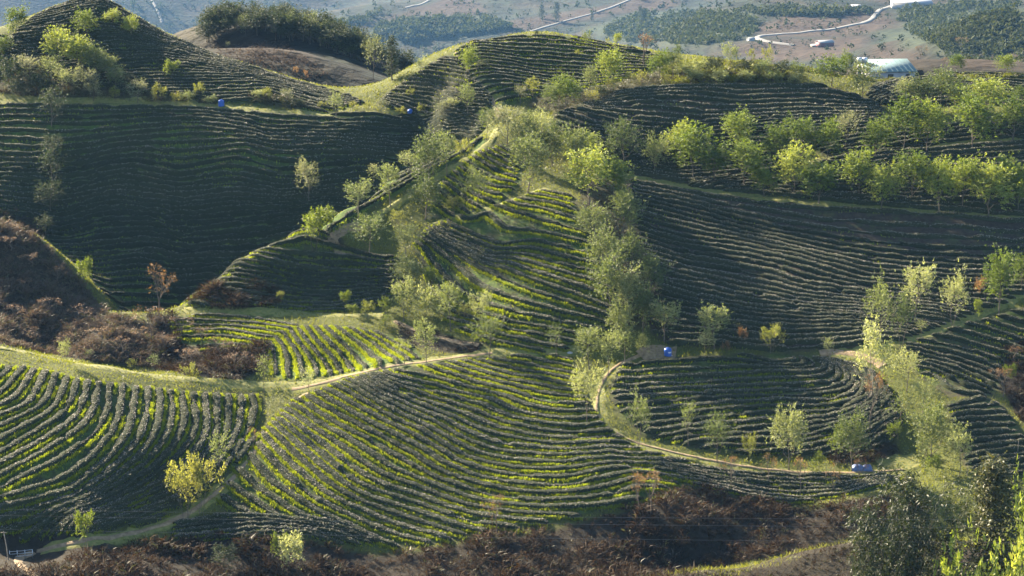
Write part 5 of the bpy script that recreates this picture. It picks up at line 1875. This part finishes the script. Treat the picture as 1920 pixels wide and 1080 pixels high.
house('warehouse', "long white warehouse with open bays at the end of the winding road", "warehouse", 1709, 15, 72, 13.0, 10, 3, M['white'], M['tin_pale'], -.05, 500.0, True, ((.05, .22, .05, .8, 'bay'), (.27, .45, .05, .8, 'bay')))
house('hut', "small white-roofed hut below the warehouse track", "hut", 1605, 15, 16, 5.0, 3, 2.5, M['wood'], M['tin_pale'], 0, 500.0, True)
house('hut', "tiny white hut beside the outer bend of the winding road", "hut", 1408, 76, 11, 4.5, 3.5, 2, M['white'], M['tin_pale'], .4, 500.0, False)
house('hut', "lone pale-roofed hut on the scrubby far slope", "hut", 1360, 34, 13, 5.0, 2.5, 2, M['wood'], M['tin_pale'], .2, 500.0, False)
house('hut', "low pale lean-to beside the maroon barn", "hut", 1529, 87, 16, 4.5, 2, 1, M['wood'], M['tin_pale'], .3, 500.0, True)

# gate, posts and wires at the near corner
t = ground_thing('gate', "low grey railing gate at the foot of the footpath", 'gate', 40, 1046, None, .15)
for k in range(4):
    MB().box((-1.3 + k * .87, 0, .45), (.07, .07, 1.1)).build('post', M['steel'], t)
for k in range(3):
    MB().tube([(-1.3, -.04, .25 + k * .32), (0, -.05, .28 + k * .32), (1.3, -.04, .36 + k * .32)], .025, 6).build('rail', M['steel'], t)
t = ground_thing('post', "leaning pale utility post beside the railing gate", 'post', 16, 1050)
MB().tube([(0, 0, -.3), (-.15, 0, 1.9), (-.35, 0, 3.6)], [.07, .06, .05], 8).build('pole', M['bark_pale'], t)
MB().box((-.34, 0, 3.4), (.7, .06, .08)).build('cross_arm', M['wood'], t)
for k, (px, py) in enumerate(((1836, 905), (1908, 850), (1548, 900), (1700, 915), (1813, 893), (1680, 905), (1655, 915))):
    t = ground_thing('fence_post', "thin grey stake %s" % ("beside the steep rows past the bamboo", "at the outer edge of the steep rows", "standing alone in the brown scrub by the strip", "just behind the largest bamboo clump", "between the bamboo and the steep rows", "in the scrub nearest the bamboo top", "at the end of the lawn strip")[k], 'post', px, py, "stakes behind the bamboo")
    MB().tube([(0, 0, -.2), (.02, 0, 1.0), (.03, .01, 1.9)], [.035, .03, .028], 6).build('stake', M['bark_pale'], t)
for k, (y0, y1, Yd) in enumerate(((952, 975, 150), (963, 990, 150.6), (989, 1018, 151.2))):
    a, b = P3(-160, y0, Yd), P3(1990, y1, Yd)
    s = np.linspace(0, 1, 40)
    pts = np.stack([a[0] + (b[0] - a[0]) * s, a[1] + (b[1] - a[1]) * s, a[2] + (b[2] - a[2]) * s - 1.6 * 4 * s * (1 - s) * .12], -1)
    o = MB().tube(pts, .005, 5).build('power_line', M['wire'])
    tag(o, ("highest thin wire strung over the near gully", "second thin wire, just under the highest one", "third thin wire strung well below the upper pair", "lowest thin wire in front of the brown scrub")[k], 'wire', "wires over the gully")

# ------------------------------------------------------------------ the air
mv, nt, out = new_mat('valley_haze')
pv = node(nt, "ShaderNodeVolumePrincipled")
pv.inputs['Color'].default_value = (.26, .55, 1.0, 1)
pv.inputs['Density'].default_value = HAZE
pv.inputs['Anisotropy'].default_value = 0.0
nt.links.new(pv.outputs[0], out.inputs['Volume'])
zlo = min(float(GROUND.min()), float(FARZ.min())) - 2
zhi = max(14.0, float(FARZ.max()) + 3)
b = MB().box((175, 2360, (zlo + zhi) / 2), (2900, 4900, zhi - zlo))
tag(link('haze', b.data('haze', mv)), "thin blue valley haze", None, None, 'stuff')
print("haze box", zlo, zhi)
